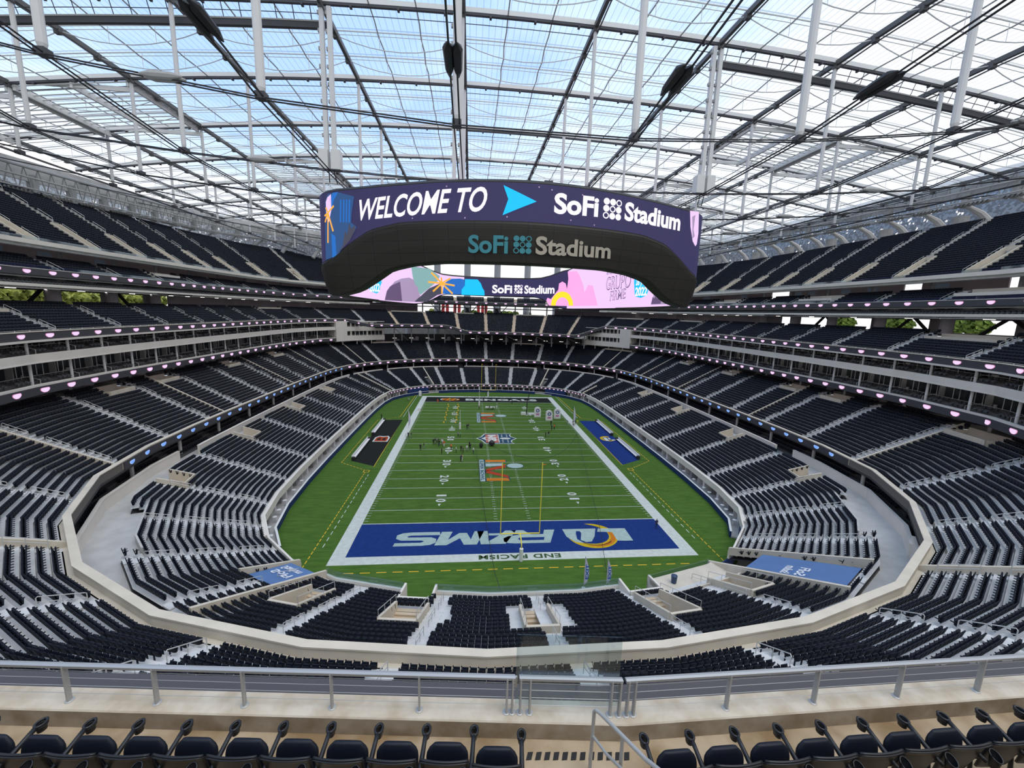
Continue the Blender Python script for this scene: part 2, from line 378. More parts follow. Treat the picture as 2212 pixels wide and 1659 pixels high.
# ------------------------------------------------------------------ two floors of suites on both sides
SD = 13.0
chair = mat('suite_chair_fabric', (.055, .058, .06), .7)
glassd = mat('suite_glass', (.03, .036, .04), .08, 0, spec=.7)
lav = mat('suite_partition', (.30, .30, .30), .8); sflr = mat('suite_floor', (.13, .125, .12), .8)
def suites(name, label, s0, s1, floors):
    mb = MB()
    for zf, zc in floors:
        mb.sweep(path(s0, s1, SD, zf), [(0, -.35), (5, -.35), (5, 0), (0, 0)], 2)
        for s in np.arange(s0+.25, s1, .5):
            p, q = RP(s+.02, SD+.2), RP(s+.02, SD+2.4); mb.tube([(*p, zf), (*p, zf+.8), (*q, zf+1.35), (*q, zf+.4)], .035, 3, 5)
        mb.sweep(path(s0, s1, SD+1.2, zf), [(0, 0), (3.6, 0), (3.6, .4), (0, .4)], 2)
        mb.sweep(path(s0, s1, SD+2.3, zf), [(0, .4), (2.4, .4), (2.4, .75), (0, .75)], 2)
        mb.sweep(path(s0, s1, SD+3.9, zf), [(0, .7), (.12, .7), (.12, zc-zf), (0, zc-zf)], 1)
        mb.sweep(path(s0, s1, SD+1.3, zf+1.25), [(0, 0), (.04, 0), (.04, .04), (0, .04)], 3)
        mb.sweep(path(s0, s1, SD, zc), [(0, 0), (8, 0), (8, .2), (0, .2)], 4)
        for s in np.arange(s0+.25, s1, .5):
            c = RP(s, SD+1.0); mb.lathe(c[0], c[1], [(.19, zf), (.19, zc)], 0, 8)
            p, q = RP(s, SD+3.0), RP(s, SD+4.6); n = FN(s); mb.hexa([p, q, (q[0]-n.y*.18, q[1]+n.x*.18), (p[0]-n.y*.18, p[1]+n.x*.18)], zf, zc, 5)
            for dd in (.1, .17, .33, .41):
                p = RP(s+dd, SD+3.85); mb.box(p[0]-.04, p[0]+.04, p[1]-.04, p[1]+.04, zf+.7, zc, 0)
    o = mb.build(name, [white, glassd, sflr, rail, dark, lav]); return tag(o, label, 'suites', kind='structure')
FL = [(21.7, 25.0), (26.1, 28.25)]
suites('suite_floors_left', 'two floors of open fronted private suites along the left side', 4.3, 15.05, FL)
suites('suite_floors_right', 'two floors of open fronted private suites along the right side', 24.95, 35.9, FL)
CH2 = []
for s0, s1 in ((4.3, 15.0), (25.0, 35.7)):
    for zf, zc in FL:
        for (dd, zz_) in ((.55, 0), (1.7, .4)):
            for s in np.arange(s0, s1, .25):
                L = .25*12.3; c0, c1 = np.array(RP(s, SD+dd)), np.array(RP(s+.25, SD+dd)); nn = FN(s+.1)
                for q in (.18, .40, .62):
                    p = c0*(1-q)+c1*q; SEATS.append((p[0], p[1], zf+zz_-.06, -nn.x, -nn.y, 9))
mb = MB()
for (a, b) in ((4.3, 15.05), (24.95, 35.9)):
    mb.sweep(path(a, b, SD-.25, 25.0), [(0, 0), (.3, -.0), (.3, 1.25), (0, 1.25)], 0)
    mb.sweep(path(a, b, SD-.33, 24.92), [(0, 0), (.4, 0), (.4, .14), (0, .14)], 0)
    mb.sweep(path(a, b, SD-.1, 21.55), [(-.2, 0), (.5, 0), (.5, .3), (-.2, .3)], 0)
    mb.sweep(path(a, b, SD-.1, 27.95), [(-.2, 0), (.5, 0), (.5, .3), (-.2, .3)], 0)
o = mb.build('suite_bands', [beige_w]); tag(o, 'cream horizontal bands between the two suite floors', 'fascia', kind='structure')
# cream two storey boxes in the far corners
for nm, a, b, lab in (('left', 15.05, 16.62, 'left'), ('right', 23.42, 24.95, 'right')):
    mb = MB()
    for z0, z1, m in ((20.2, 22.4, 0), (24.3, 26.2, 0), (28.1, 28.45, 0)):
        mb.sweep(path(a, b, SD-.6, z0), [(0, 0), (6, 0), (6, z1-z0), (0, z1-z0)], 0)
    for z0, z1 in ((22.4, 24.3), (26.2, 28.1)):
        mb.sweep(path(a, b, SD+.6, z0), [(0, 0), (.3, 0), (.3, z1-z0), (0, z1-z0)], 1)
        mb.sweep(path(a, b, SD-.5, z0+.35), [(0, 0), (.05, 0), (.05, .05), (0, .05)], 2)
        for s in np.arange(a+.04, b, .125):
            c = RP(s, SD+.1); wd = .12 if int(round((s-a)/.125)) % 4 else .3
            mb.box(c[0]-wd, c[0]+wd, c[1]-wd, c[1]+wd, z0, z1, 0)
    e0, e1 = (a, a+.38) if nm == 'left' else (b-.38, b)
    mb.sweep(path(e0, e1, SD-.7, 20.2), [(0, 0), (6.3, 0), (6.3, 8.2), (0, 8.2)], 0)
    for s in np.arange(a+.3, b, .45):
        c = RP(s, SD+1); mb.lathe(c[0], c[1], [(.25, 18.6), (.25, 20.3)], 0, 8)
    o = mb.build('press_box', [beige_w, glassd, rail]); tag(o, 'cream two storey box with strip windows in the %s far corner' % lab, 'press box', kind='thing')

# ------------------------------------------------------------------ third deck, dipping towards the middle of the far end
T3D, T3Z, T3N, T3T, T3H = 13.9, 28.6, 11, .84, .42
def t3rows(r):                                       # r counts from the lowest dipped row (11 below the normal front)
    rr = r-11
    if rr >= 0: return (4.3, 35.7)
    k = -rr
    lft = -50+1.9*k if k <= 5 else -16.5+1.5*(k-5)
    if k == 4 or k == 5: lft = -46+.6*(k-4)
    return (20+lft/12.0, 20+(50-1.0*k)/12.0)
D3 = T3D-11*T3T; Z3 = T3Z-11*T3H
T3V = [(6.05, 6.95, 18, 22), (13.1, 13.9, 20, 22), (33.1, 33.9, 18, 22), (26.1, 26.9, 20, 22), (17.05, 17.95, 20, 22), (19.05, 19.6, 20, 22), (21.05, 21.95, 20, 22), (24.1, 24.9, 20, 22)]
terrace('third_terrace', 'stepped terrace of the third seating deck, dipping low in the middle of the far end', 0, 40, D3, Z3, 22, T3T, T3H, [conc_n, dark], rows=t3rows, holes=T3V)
seat_rows(0, 40, D3, Z3, 22, T3T, T3H, rows=t3rows, skip=T3V, tier=4)
ks = [k for k in range(5, 36) if not (17 <= k <= 23)]
aisle_steps('third_aisle_steps', 'grey aisle steps of the third deck', ks, D3, Z3, 22, T3T, T3H, conc_n, rows=t3rows)
aisle_steps('third_aisle_steps', 'sand coloured aisle steps in the dipped middle of the third deck at the far end', range(17, 24), D3, Z3, 22, T3T, T3H, mat('sand_steps', (.74, .58, .40), .85), rows=t3rows, half=.8)
mb = MB(); z3b = T3Z+T3H*10+.2
for a, b, c, d in T3V:
    z = Z3+T3H*c; ringwall(mb, a, b, D3+T3T*c, z-.5, z+.95, .25, 0); ringwall(mb, a, b, D3+T3T*22-.1, z-.5, z3b, .25, 0)
    mb.sweep(path(a, b, D3+T3T*c, z), [(0, 0), (3.4, 0), (3.4, .1), (0, .1)], 0)
o = mb.build('third_deck_platforms', [beige]); tag(o, 'cream walled platforms at the back of the third deck', 'platform', kind='structure')
# front edge polyline of the dipping fascia
def t3front(s):
    x = (s-20)*12.0
    pts = [(-56, 0), (-47, 5), (-19, 5), (-7, 11), (39, 11), (50, 0)]
    if x <= -56 or x >= 50: k = 0
    else:
        for (x0, k0), (x1, k1) in zip(pts[:-1], pts[1:]):
            if x0 <= x <= x1:
                f = (x-x0)/(x1-x0); f = f*f*(3-2*f); k = k0+(k1-k0)*f; break
    return T3D-k*T3T-.4, T3Z-k*T3H
def path3(s0, s1, dd, dz, st=.1):
    out = []; ss = sorted(set([round(x, 3) for x in list(np.arange(s0, s1, st))+[s1]]))
    for s in ss:
        d, z = t3front(s); a, b = RP(s, d+dd), RP(s, d+dd+1); out.append((a[0], a[1], z+dz, b[0]-a[0], b[1]-a[1]))
    return out
mb = MB()
P = path3(4.3, 35.7, -.5, 0); mb.sweep(P, [(0, -.5), (.3, -.5), (.3, .78), (0, .78)], 0)
mb.sweep(path3(4.3, 35.7, -.66, .78), [(0, 0), (.6, 0), (.6, .1), (0, .1)], 1)
mb.sweep(path3(4.3, 35.7, -.2, .3), [(0, 0), (.9, 0), (.9, .05), (0, .05)], 1)
for s in np.arange(4.4, 35.6, .1667):
    d, z = t3front(s); c = RP(s, d-.02); mb.box(c[0]-.04, c[0]+.04, c[1]-.04, c[1]+.04, z+.3, z+1.0, 2)
mb.sweep(path3(4.3, 35.7, -.05, 1.0), [(0, 0), (.06, 0), (.06, .05), (0, .05)], 2)
o = mb.build('third_parapet', [dark, beige, rail]); tag(o, 'dark fascia with pale cap and rail along the front of the third deck', 'parapet', kind='structure')
# soffit and steel struts under the dip
mb = MB()
for s in np.arange(16.9, 23.6, .55):
    d, z = t3front(s); a, b = RP(s, d+2.5), RP(s+.35, 15.2)
    mb.tube([(a[0], a[1], 18.6), (a[0], a[1], z-.3)], .24, 0, 8)
    if int(s*2) % 2: mb.tube([(a[0], a[1], z-1), (b[0]+2.5, b[1]+3, 19)], .13, 0, 6)
o = mb.build('far_posts', [lav]); tag(o, 'grey steel posts and braces holding up the dipped far end of the third deck', 'posts', kind='structure')

# ------------------------------------------------------------------ concourse behind the third deck: big round columns, openings to daylight
z3 = T3Z+T3H*(T3N-1)+.1
mb = MB()
mb.sweep(path(4, 36, T3D+T3T*T3N, z3), [(0, -.4), (19, -.4), (19, 0), (0, 0)], 1)
mb.sweep(path(4, 36, 20.5, 35.75), [(0, 0), (22, 0), (22, .3), (0, .3)], 0)
mb.sweep(path(10.7, 15, 28, z3), [(0, 0), (.3, 0), (.3, 2.9), (0, 2.9)], 3)
mb.sweep(path(25, 29.3, 28, z3), [(0, 0), (.3, 0), (.3, 2.9), (0, 2.9)], 3)
mb.sweep(path(34.9, 36, 24.6, z3), [(0, 0), (.3, 0), (.3, 2.9), (0, 2.9)], 3)
for s in list(np.arange(4.5, 11, .5))+list(np.arange(11.5, 15, 1))+list(np.arange(25.5, 29, 1))+list(np.arange(29, 35, .5)):
    c = RP(s, 25.2 if (s*2) % 2 < 1 else 31); mb.lathe(c[0], c[1], [(1.05, z3), (1.05, 36)], 2, 18)
for s in (5.6, 8.3, 9.6, 30.4, 32.2, 33.4):
    a, b = RP(s-.28, 30), RP(s, 30); mb.tube([(*a, z3), (*b, 36.2)], .35, 0, 6); a = RP(s+.28, 30); mb.tube([(*a, z3), (*b, 36.2)], .35, 0, 6)
for s in np.arange(17, 23.2, .5):
    c = RP(s, 25); mb.lathe(c[0], c[1], [(.3, z3), (.3, 37.6)], 2, 8)
for s in (18.5, 19.5, 20.5):
    a, b = RP(s-.25, 26), RP(s, 26); mb.tube([(*a, 37.5), (*b, z3+.2)], .18, 0, 6); a = RP(s+.25, 26); mb.tube([(*a, 37.5), (*b, z3+.2)], .18, 0, 6)
for s in (15.6, 16.2, 16.9, 23, 23.6, 24.3):
    a = RP(s, 28); b = RP(s+.5, 28); mb.hexa([a, b, (b[0], b[1]+.4), (a[0], a[1]+.4)], z3, 37.5, 3)
mb.sweep(path(22.2, 25, 28.5, z3), [(0, 0), (.3, 0), (.3, 4), (0, 4)], 3); mb.sweep(path(15, 17.9, 28.5, z3), [(0, 0), (.3, 0), (.3, 4), (0, 4)], 3)
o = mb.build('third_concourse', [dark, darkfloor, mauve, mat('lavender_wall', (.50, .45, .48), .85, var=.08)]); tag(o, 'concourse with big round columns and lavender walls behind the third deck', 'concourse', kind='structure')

# ------------------------------------------------------------------ fourth deck: band, glazed suites, display band, six rows, glass rail
T4D, T4Z, T4N, T4T, T4H = 22.0, 38.0, 7, .85, .46
mb = MB()
for a, b in ((4, 16.45), (23.6, 36)):
    mb.sweep(path(a, b, 20.5, 35.7), [(0, 0), (.4, 0), (.4, .8), (0, .8)], 0)
    mb.sweep(path(a, b, 20.6, 36.1), [(0, 0), (6, 0), (6, .2), (0, .2)], 1)
    mb.sweep(path(a, b, 24, 36.2), [(0, 0), (.2, 0), (.2, 1.9), (0, 1.9)], 2)
    for s in np.arange(a+.15, b, .25):
        c = RP(s, 23.8); mb.box(c[0]-.05, c[0]+.05, c[1]-.05, c[1]+.05, 36.2, 38, 4)
    for s in np.arange(a+.5, b, .5):
        c = RP(s, 23.2); mb.lathe(c[0], c[1], [(.4, 36.2), (.4, 38)], 5, 10)
    for (dd, dz) in ((.8, .0), (1.6, .35)):
        for s in np.arange(a+.05, b-.1, .05):
            c = RP(s, 20.6+dd); nn = FN(s); SEATS.append((c[0], c[1], 36.0+dz, -nn.x, -nn.y, 9))
mb.sweep(path(4, 36, T4D-.6, 37.75), [(0, 0), (.5, 0), (.5, 1.2), (0, 1.2)], 3)
mb.sweep(path(4, 36, T4D-.68, 38.93), [(0, 0), (.66, 0), (.66, .09), (0, .09)], 0)
o = mb.build('fourth_bands', [beige_w, darkfloor, glassd, dark, lav, mauve]); tag(o, 'pale band, dark glazed suites and dark fascia below the fourth deck', 'fascia', kind='structure')
T4V = [(6.1, 6.9, 3, 7), (10.1, 10.8, 4, 7), (30.1, 30.95, 3, 7), (33.05, 33.95, 3, 7), (27.1, 27.9, 3, 7)]
terrace('fourth_terrace', 'short stepped terrace of the fourth seating deck', 4, 36, T4D, T4Z, T4N, T4T, T4H, [conc_n, dark], holes=T4V)
seat_rows(4, 36, T4D, T4Z, T4N, T4T, T4H, skip=T4V, tier=5)
ks = [k for k in range(5, 36) if not (17 <= k <= 23)]
aisle_steps('fourth_aisle_steps', 'grey aisle steps of the fourth deck', ks, T4D, T4Z, T4N, T4T, T4H, conc_n)
aisle_steps('fourth_aisle_steps', 'sand coloured aisle steps of the fourth deck seen below the video board', range(17, 24), T4D, T4Z, T4N, T4T, T4H, MATS['sand_steps'], half=.8)
mb = MB()
for a, b, c, d in T4V:
    z = T4Z+T4H*c; ringwall(mb, a, b, T4D+T4T*c, z-.5, z+1.0, .25, 0); ringwall(mb, a, b, T4D+T4T*7-.1, z-.5, T4Z+T4H*7, .25, 0)
    mb.sweep(path(a, b, T4D+T4T*c, z), [(0, 0), (3.4, 0), (3.4, .1), (0, .1)], 0)
o = mb.build('fourth_deck_platforms', [beige_w]); tag(o, 'pale walled platforms at the back of the fourth deck', 'platform', kind='structure')
z4 = T4Z+T4H*T4N
mb = MB()
mb.sweep(path(4, 17, T4D+T4T*T4N, z4-.2), [(0, -.3), (12, -.3), (12, 0), (0, 0)], 1)
mb.sweep(path(23, 36, T4D+T4T*T4N, z4-.2), [(0, -.3), (12, -.3), (12, 0), (0, 0)], 1)
for a, b in ((4.2, 5.2), (6.2, 7.1), (7.6, 16.8), (23.2, 28.3), (28.9, 31.7), (32, 33.1), (33.4, 36)):
    mb.sweep(path(a, b, 33.5, z4-.2), [(0, 0), (.3, 0), (.3, 6.6), (0, 6.6)], 0)
winb = mat('window_daylight', (.50, .66, .85), .15, spec=.8)
for s in (6.3, 6.6, 7.9, 8.6, 9.6, 29.1, 29.5, 30.4, 31, 32.2, 27.2, 26):
    mb.sweep(path(s, s+.22, 33.4, z4+.7), [(0, 0), (.1, 0), (.1, 1.2), (0, 1.2)], 2)
for s in np.arange(4.5, 16.6, 1): c = RP(s, 28.6); mb.lathe(c[0], c[1], [(.35, z4), (.35, 44.6)], 3, 8)
for s in np.arange(23.5, 36, 1): c = RP(s, 28.6); mb.lathe(c[0], c[1], [(.35, z4), (.35, 44.6)], 3, 8)
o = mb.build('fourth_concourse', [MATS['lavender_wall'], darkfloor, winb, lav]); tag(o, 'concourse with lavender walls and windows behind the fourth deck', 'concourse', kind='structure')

# ------------------------------------------------------------------ top deck
T5D, T5Z, T5N, T5T, T5H = 25.2, 43.3, 26, .82, .545
R5 = [(4, 16.3), (23.7, 36)]
T5V = []
for k in range(5, 37):
    if 16 < k < 24: continue
    T5V.append((k-.19, k-.03, 1, 9) if k < 20 else (k+.03, k+.19, 1, 9))
T5B = [(5.3, 5.95, 22, 26), (33.1, 33.6, 22, 26)]
for i, (a, b) in enumerate(R5):
    sd = 'left' if i == 0 else 'right'
    terrace('top_terrace', 'steep stepped terrace of the top seating deck on the %s side' % sd, a, b, T5D, T5Z, T5N, T5T, T5H, [conc_n, mauve], und=.12, holes=[v for v in T5V+T5B if a < v[0] < b])
    seat_rows(a, b, T5D, T5Z, T5N, T5T, T5H, skip=T5V+T5B, tier=6, pitch=.56)
    aisle_steps('top_aisle_steps', 'sand coloured aisle steps of the steep top deck on the %s side' % sd, range(math.ceil(a), math.floor(b)+1), T5D, T5Z, T5N, T5T, T5H, beige, half=.55)
mb = MB()
for a, b in R5:
    mb.sweep(path(a, b, T5D-.7, 43.25), [(0, 0), (.7, 0), (.7, .75), (0, .75)], 0)
for a, b, c, d in T5V:
    for s in (a, b):
        p, q = RP(s, T5D+T5T*c), RP(s, T5D+T5T*d); n = FN(s+.01); x, y = -n.y*.1, n.x*.1; z0, z1 = T5Z+T5H*c, T5Z+T5H*d
        mb.hexa([(p[0]-x, p[1]-y), (q[0]-x, q[1]-y), (q[0]+x, q[1]+y), (p[0]+x, p[1]+y)], [z0-.8, z1-.8, z1-.8, z0-.8], [z0+.75, z1+.75, z1+.75, z0+.75], 1)
    p = [RP(a, T5D+T5T*c), RP(a, T5D+T5T*d), RP(b, T5D+T5T*d), RP(b, T5D+T5T*c)]
    mb.quad(*[(*p[i], zz2) for i, zz2 in enumerate((z0-.6, z1-1.2, z1-1.2, z0-.6))], 1)
    ringwall(mb, a, b, T5D+T5T*d, z1-.8, z1+.8, .2, 1)
for a, b, c, d in T5B: ringwall(mb, a, b, T5D+T5T*c, T5Z+T5H*c-.5, T5Z+T5H*d+.8, .3, 0); mb.sweep(path(a, b, T5D+T5T*c, T5Z+T5H*d), [(0, 0), (3.4, 0), (3.4, .3), (0, .3)], 0)
o = mb.build('top_parapet', [beige_w, beige]); tag(o, 'pale front band and cream stair boxes of the top deck', 'parapet', kind='structure')
lamp_fill = mat('lamp_and_fill_strip', (1.0, .93, .86), emit=4.0)  # second and third concourse lamps; suite and fourth deck strips added to brighten them
mb = MB()
for a, b, d, z in ((4.2, 16.5, 30.5, 45.3), (23.5, 35.8, 30.5, 45.3), (4.2, 15.8, 25.2, 35.68), (24.2, 35.8, 25.2, 35.68), (4.3, 15, SD+3.4, 24.97), (25, 35.8, SD+3.4, 24.97), (4.3, 15, SD+3.4, 28.22), (25, 35.8, SD+3.4, 28.22), (4.3, 35.7, 18.0, 20.4), (4.2, 16.4, 23.2, 37.9), (23.6, 35.8, 23.2, 37.9)):
    for s in np.arange(a+.2, b-.3, .5): mb.sweep(path(s, s+.12, d, z), [(0, 0), (.16, 0), (.16, .05), (0, .05)], 0)
o = mb.build('ceiling_lamps_and_fill', lamp_fill); tag(o, 'small white linear lamps fixed under the second and third concourse ceilings, plus strips added to brighten the suites and fourth deck', 'ceiling lamps', kind='structure')
glass = bpy.data.materials.new('clear_glass'); glass.use_nodes = True; nt = glass.node_tree; nt.nodes.clear()
tr = N('ShaderNodeBsdfTransparent'); tr.inputs[0].default_value = (.82, .88, .90, 1); gl = N('ShaderNodeBsdfGlossy'); gl.inputs['Roughness'].default_value = .05; gl.inputs[0].default_value = (.8, .9, 1, 1)
mx = N('ShaderNodeMixShader'); mx.inputs[0].default_value = .09; LK(tr.outputs[0], mx.inputs[1]); LK(gl.outputs[0], mx.inputs[2]); ou = N('ShaderNodeOutputMaterial'); LK(mx.outputs[0], ou.inputs[0])
mb = MB()
for a, b in R5: mb.sweep(path(a, b, T5D-.55, 44.0), [(0, 0), (.03, 0), (.03, .5), (0, .5)], 0)
mb.sweep(path(4, 36, T4D-.4, 39.0), [(0, 0), (.03, 0), (.03, .5), (0, .5)], 0)
for a, b in ((0, 1.14), (1.5, 2.7), (37.4, 38.55), (38.95, 40)): mb.sweep(path(a, b, LD0-.2, 3.3), [(0, 0), (.03, 0), (.03, .85), (0, .85)], 0)
for s in (7.1, 7.5, 32.7, 9.1, 31.2): mb.sweep(path(s, s+.3, -3.2, 8.0), [(0, 0), (.03, 0), (.03, 1.1), (0, 1.1)], 0)
o = mb.build('glass_rails', [glass]); tag(o, 'clear glass balustrades along the deck fronts', 'balustrade', kind='structure')

# ------------------------------------------------------------------ seats
def seat_parts(det):
    """back, pan (tipped up) and arm of one seat; facing -y, origin on the tread under the middle of the seat"""
    out = {}
    if det:
        b = MB(); V = []; nx, nz = 6, 5
        for side in (0, 1):
            for j in range(nz+1):
                for i in range(nx+1):
                    u = i/nx*2-1; v = j/nz; wv = .235-.03*(v > .85)*abs(u)**3
                    z = .40+.47*v-(.035*abs(u)**4 if v > .8 else 0); y = .02+.14*v-.045*u*u+(.035 if side else 0)+.02*math.sin(v*PI)
                    V.append((u*wv, y, z))
        F = []; S = (nx+1)*(nz+1)
        for j in range(nz):
            for i in range(nx):
                a = j*(nx+1)+i; F.append((a, a+1, a+nx+2, a+nx+1)); F.append((S+a+nx+1, S+a+nx+2, S+a+1, S+a))
        for i in range(nx): F.append((i+1, i, S+i, S+i+1)); t = nz*(nx+1); F.append((t+i, t+i+1, S+t+i+1, S+t+i))
        for j in range(nz): a = j*(nx+1); F.append((a, a+nx+1, S+a+nx+1, S+a)); a += nx; F.append((a+nx+1, a, S+a, S+a+nx+1))
        b.add(V, F); out['backrest'] = b
        p = MB(); prof = [(-.02, .40), (-.07, .42), (-.13, .60), (-.15, .76), (-.13, .785), (-.09, .77), (-.045, .60), (0, .43)]
        p.sweep([(-.2, 0, 0, 0, 1), (-.215, 0, 0, 0, 1), (.215, 0, 0, 0, 1), (.2, 0, 0, 0, 1)], prof); out['seat'] = p
        a = MB(); a.tube([(.262, .1, .48), (.262, .0, .58), (.262, -.16, .625), (.262, -.27, .64)], [.022, .024, .022, .02], 0, 6)
        a.tube([(.262, -.27, .64), (.262, -.32, .64)], [.045, .04], 0, 8); a.box(.245, .28, -.02, .07, 0, .5)
        out['armrest'] = a
    else:
        b = MB(); b.hexa([(-.25, .0), (.25, .0), (.25, .07), (-.25, .07)], .36, .90); 
        v = b.v; b.v = [(x, y+(.12 if z > .6 else 0), z) for x, y, z in v]; out['backrest'] = b
        p = MB(); p.hexa([(-.22, -.10), (.22, -.10), (.22, .0), (-.22, .0)], .38, .80); p.v = [(x, y-(.05 if z > .6 else 0), z) for x, y, z in p.v]; out['seat'] = p
        a = MB(); a.hexa([(.245, -.3), (.275, -.3), (.275, .1), (.245, .1)], .56, .63); out['armrest'] = a
    return out
SA = np.array(SEATS)
dist = np.linalg.norm(SA[:, :3]-CP[None, :], axis=1)
rel = SA[:, :3]-CP; zc = rel@_f; ix = 1106+FPX*(rel@_r2)/np.maximum(zc, .1); iy = 829.5-FPX*(rel@_u2)/np.maximum(zc, .1)
inview = (zc > 1) & (ix > 0) & (ix < 2212) & (iy > 0) & (iy < 1475) & (SA[:, 5] == 3)
near_i = np.argsort(np.where(inview, dist, 1e9))[:270]
isnear = np.zeros(len(SA), bool); isnear[near_i] = True
keep = (~isnear) & (zc > -25)
def mass(name, label, sel, mm):
    S = SA[sel]; pr = seat_parts(False); V = []; F = []
    for b in pr.values():
        o = len(V); V += b.v; F += [[o+i for i in f] for f in b.f]
    V = np.array(V); F = np.array(F); n = len(S)
    c = np.stack([-S[:, 4], S[:, 3]], 1)           # local x axis: direction along the row; local -y = facing
    dx, dy = S[:, 3], S[:, 4]
    jit = 1+.0*dx
    X = S[:, 0, None]+V[None, :, 0]*(-dy[:, None])+V[None, :, 1]*(-dx[:, None])
    Y = S[:, 1, None]+V[None, :, 0]*(dx[:, None])+V[None, :, 1]*(-dy[:, None])
    Z = S[:, 2, None]+V[None, :, 2]+0*X
    co = np.stack([X, Y, Z], 2).reshape(-1); nv = len(V); fi = (F[None]+(np.arange(n)*nv)[:, None, None]).reshape(-1)
    me = bpy.data.meshes.new(name); me.vertices.add(n*nv); me.vertices.foreach_set('co', co)
    nf = n*len(F); me.loops.add(nf*4); me.loops.foreach_set('vertex_index', fi.astype(np.int32)); me.polygons.add(nf)
    me.polygons.foreach_set('loop_start', np.arange(nf, dtype=np.int32)*4)
    try: me.polygons.foreach_set('loop_total', np.full(nf, 4, np.int32))
    except Exception: pass
    me.materials.append(mm); me.update(calc_edges=True); o = link(name, me); tag(o, label, 'seats', kind='stuff'); return o
print('seats', keep.sum())
mass('stadium_seats', 'tens of thousands of dark navy tip-up seats filling every deck of the bowl', keep & (SA[:, 5] != 9), navyseat)
mass('suite_chairs', 'dark grey padded chairs on the balconies of the suites', keep & (SA[:, 5] == 9), chair)
SM = {k: v for k, v in seat_parts(True).items()}
ME = {}
for k, b in SM.items():
    me = bpy.data.meshes.new('seat_'+k); me.from_pydata(b.v, [], b.f); me.materials.append(navyseat)
    if k == 'backrest': me.polygons.foreach_set('use_smooth', [True]*len(b.f))
    me.update(); ME[k] = me
for i in near_i:
    x, y, z, dx, dy, _ = SA[i]
    rz = math.atan2(dy, dx)+PI/2
    t = empty('stadium_seat', (x, y, z), 'dark navy tip-up seat in the rows of the second deck just below the grey railing', 'seat', 'navy seats of the second deck nearest the railing', rz)
    for k in ('backrest', 'seat', 'armrest'): link(k, ME[k], t)

# ------------------------------------------------------------------ field
grass = bpy.data.materials.new('turf'); grass.use_nodes = True; MATS['turf'] = grass; nt = grass.node_tree; b_ = nt.nodes['Principled BSDF']; b_.inputs['Roughness'].default_value = .9; b_.inputs['Specular IOR Level'].default_value = .15
t_ = N('ShaderNodeTexCoord'); n1 = N('ShaderNodeTexNoise'); n1.inputs['Scale'].default_value = 1.2; n1.inputs['Detail'].default_value = 8; n1.inputs['Roughness'].default_value = .7
mp = N('ShaderNodeMapping'); mp.inputs['Scale'].default_value = (.25, 1.4, 1); LK(t_.outputs['Object'], mp.inputs[0]); LK(mp.outputs[0], n1.inputs['Vector'])
r_ = N('ShaderNodeValToRGB'); r_.color_ramp.elements[0].position = .3; r_.color_ramp.elements[0].color = (.042, .100, .014, 1); r_.color_ramp.elements[1].position = .75; r_.color_ramp.elements[1].color = (.098, .190, .030, 1)
LK(n1.outputs[0], r_.inputs[0]); LK(r_.outputs[0], b_.inputs['Base Color'])
mb = MB()
bl = [RP(s, LD0+.15) for s in brk(0, 40)]
mb.add([(x, y, 0) for x, y in bl[:-1]], [tuple(range(len(bl)-1))])
o = mb.build('floor_field', grass); tag(o, 'bright green artificial turf of the football field', 'turf', kind='structure')
def worn(name, col, v=.14): return mat(name, col, .9, var=v, scale=1.5, spec=.1)
wpaint = worn('field_white', (.62, .66, .60)); bpaint = worn('field_blue', (.014, .042, .19)); kpaint = worn('field_black', (.018, .02, .018)); ypaint = mat('field_yellow', (.70, .45, .03), .9)
sil = worn('field_silver', (.40, .52, .48)); redp = worn('field_red', (.42, .06, .02)); orp = worn('field_orange', (.60, .20, .02)); goldp = worn('field_gold', (.60, .42, .02)); gpaint = mat('field_green_letters', (.03, .08, .02), .9); navyp = worn('field_navy', (.03, .08, .12))
def flat(mb, x0, x1, y0, y1, z, m=0): mb.quad((x0, y0, z), (x1, y0, z), (x1, y1, z), (x0, y1, z), m)
W, EL, EF = 24.384, -9.144, 100.584
mb = MB(); Z = .012
for (x0, x1, y0, y1) in ((-W-2.0, -W, EL-1.85, EF+1.85), (W, W+2.0, EL-1.85, EF+1.85), (-W, W, EL-1.85, EL), (-W, W, EF, EF+1.85)): flat(mb, x0, x1, y0, y1, Z)
for i in range(0, 21): y = i*4.572; flat(mb, -W, W, y-(.1 if i in (0, 20) else .06), y+(.1 if i in (0, 20) else .06), Z*2)
for i in range(1, 100):
    if i % 5 == 0: continue
    y = i*.9144
    for x in (-W+.1, W-.7, -2.82-.3, 2.82-.3): flat(mb, x, x+.6, y-.05, y+.05, Z*2)
for i in range(5, 100, 5):
    for x in (-2.82, 2.82): flat(mb, x-.05, x+.05, i*.9144-.3, i*.9144+.3, Z*2.4)
o = mb.build('field_lines', wpaint); tag(o, 'white yard lines, hash marks and wide white border painted on the turf', 'field lines', kind='structure')
mb = MB()
def dash(p, q, on, off, w, m=0):
    p, q = Vector((*p, 0)), Vector((*q, 0)); L = (q-p).length; t = (q-p)/L; n = Vector((-t.y, t.x, 0))*w/2; u = 0
    while u < L:
        a, b = p+t*u, p+t*min(L, u+on); mb.quad(*[(c.x, c.y, Z) for c in (a-n, b-n, b+n, a+n)], m); u += on+off
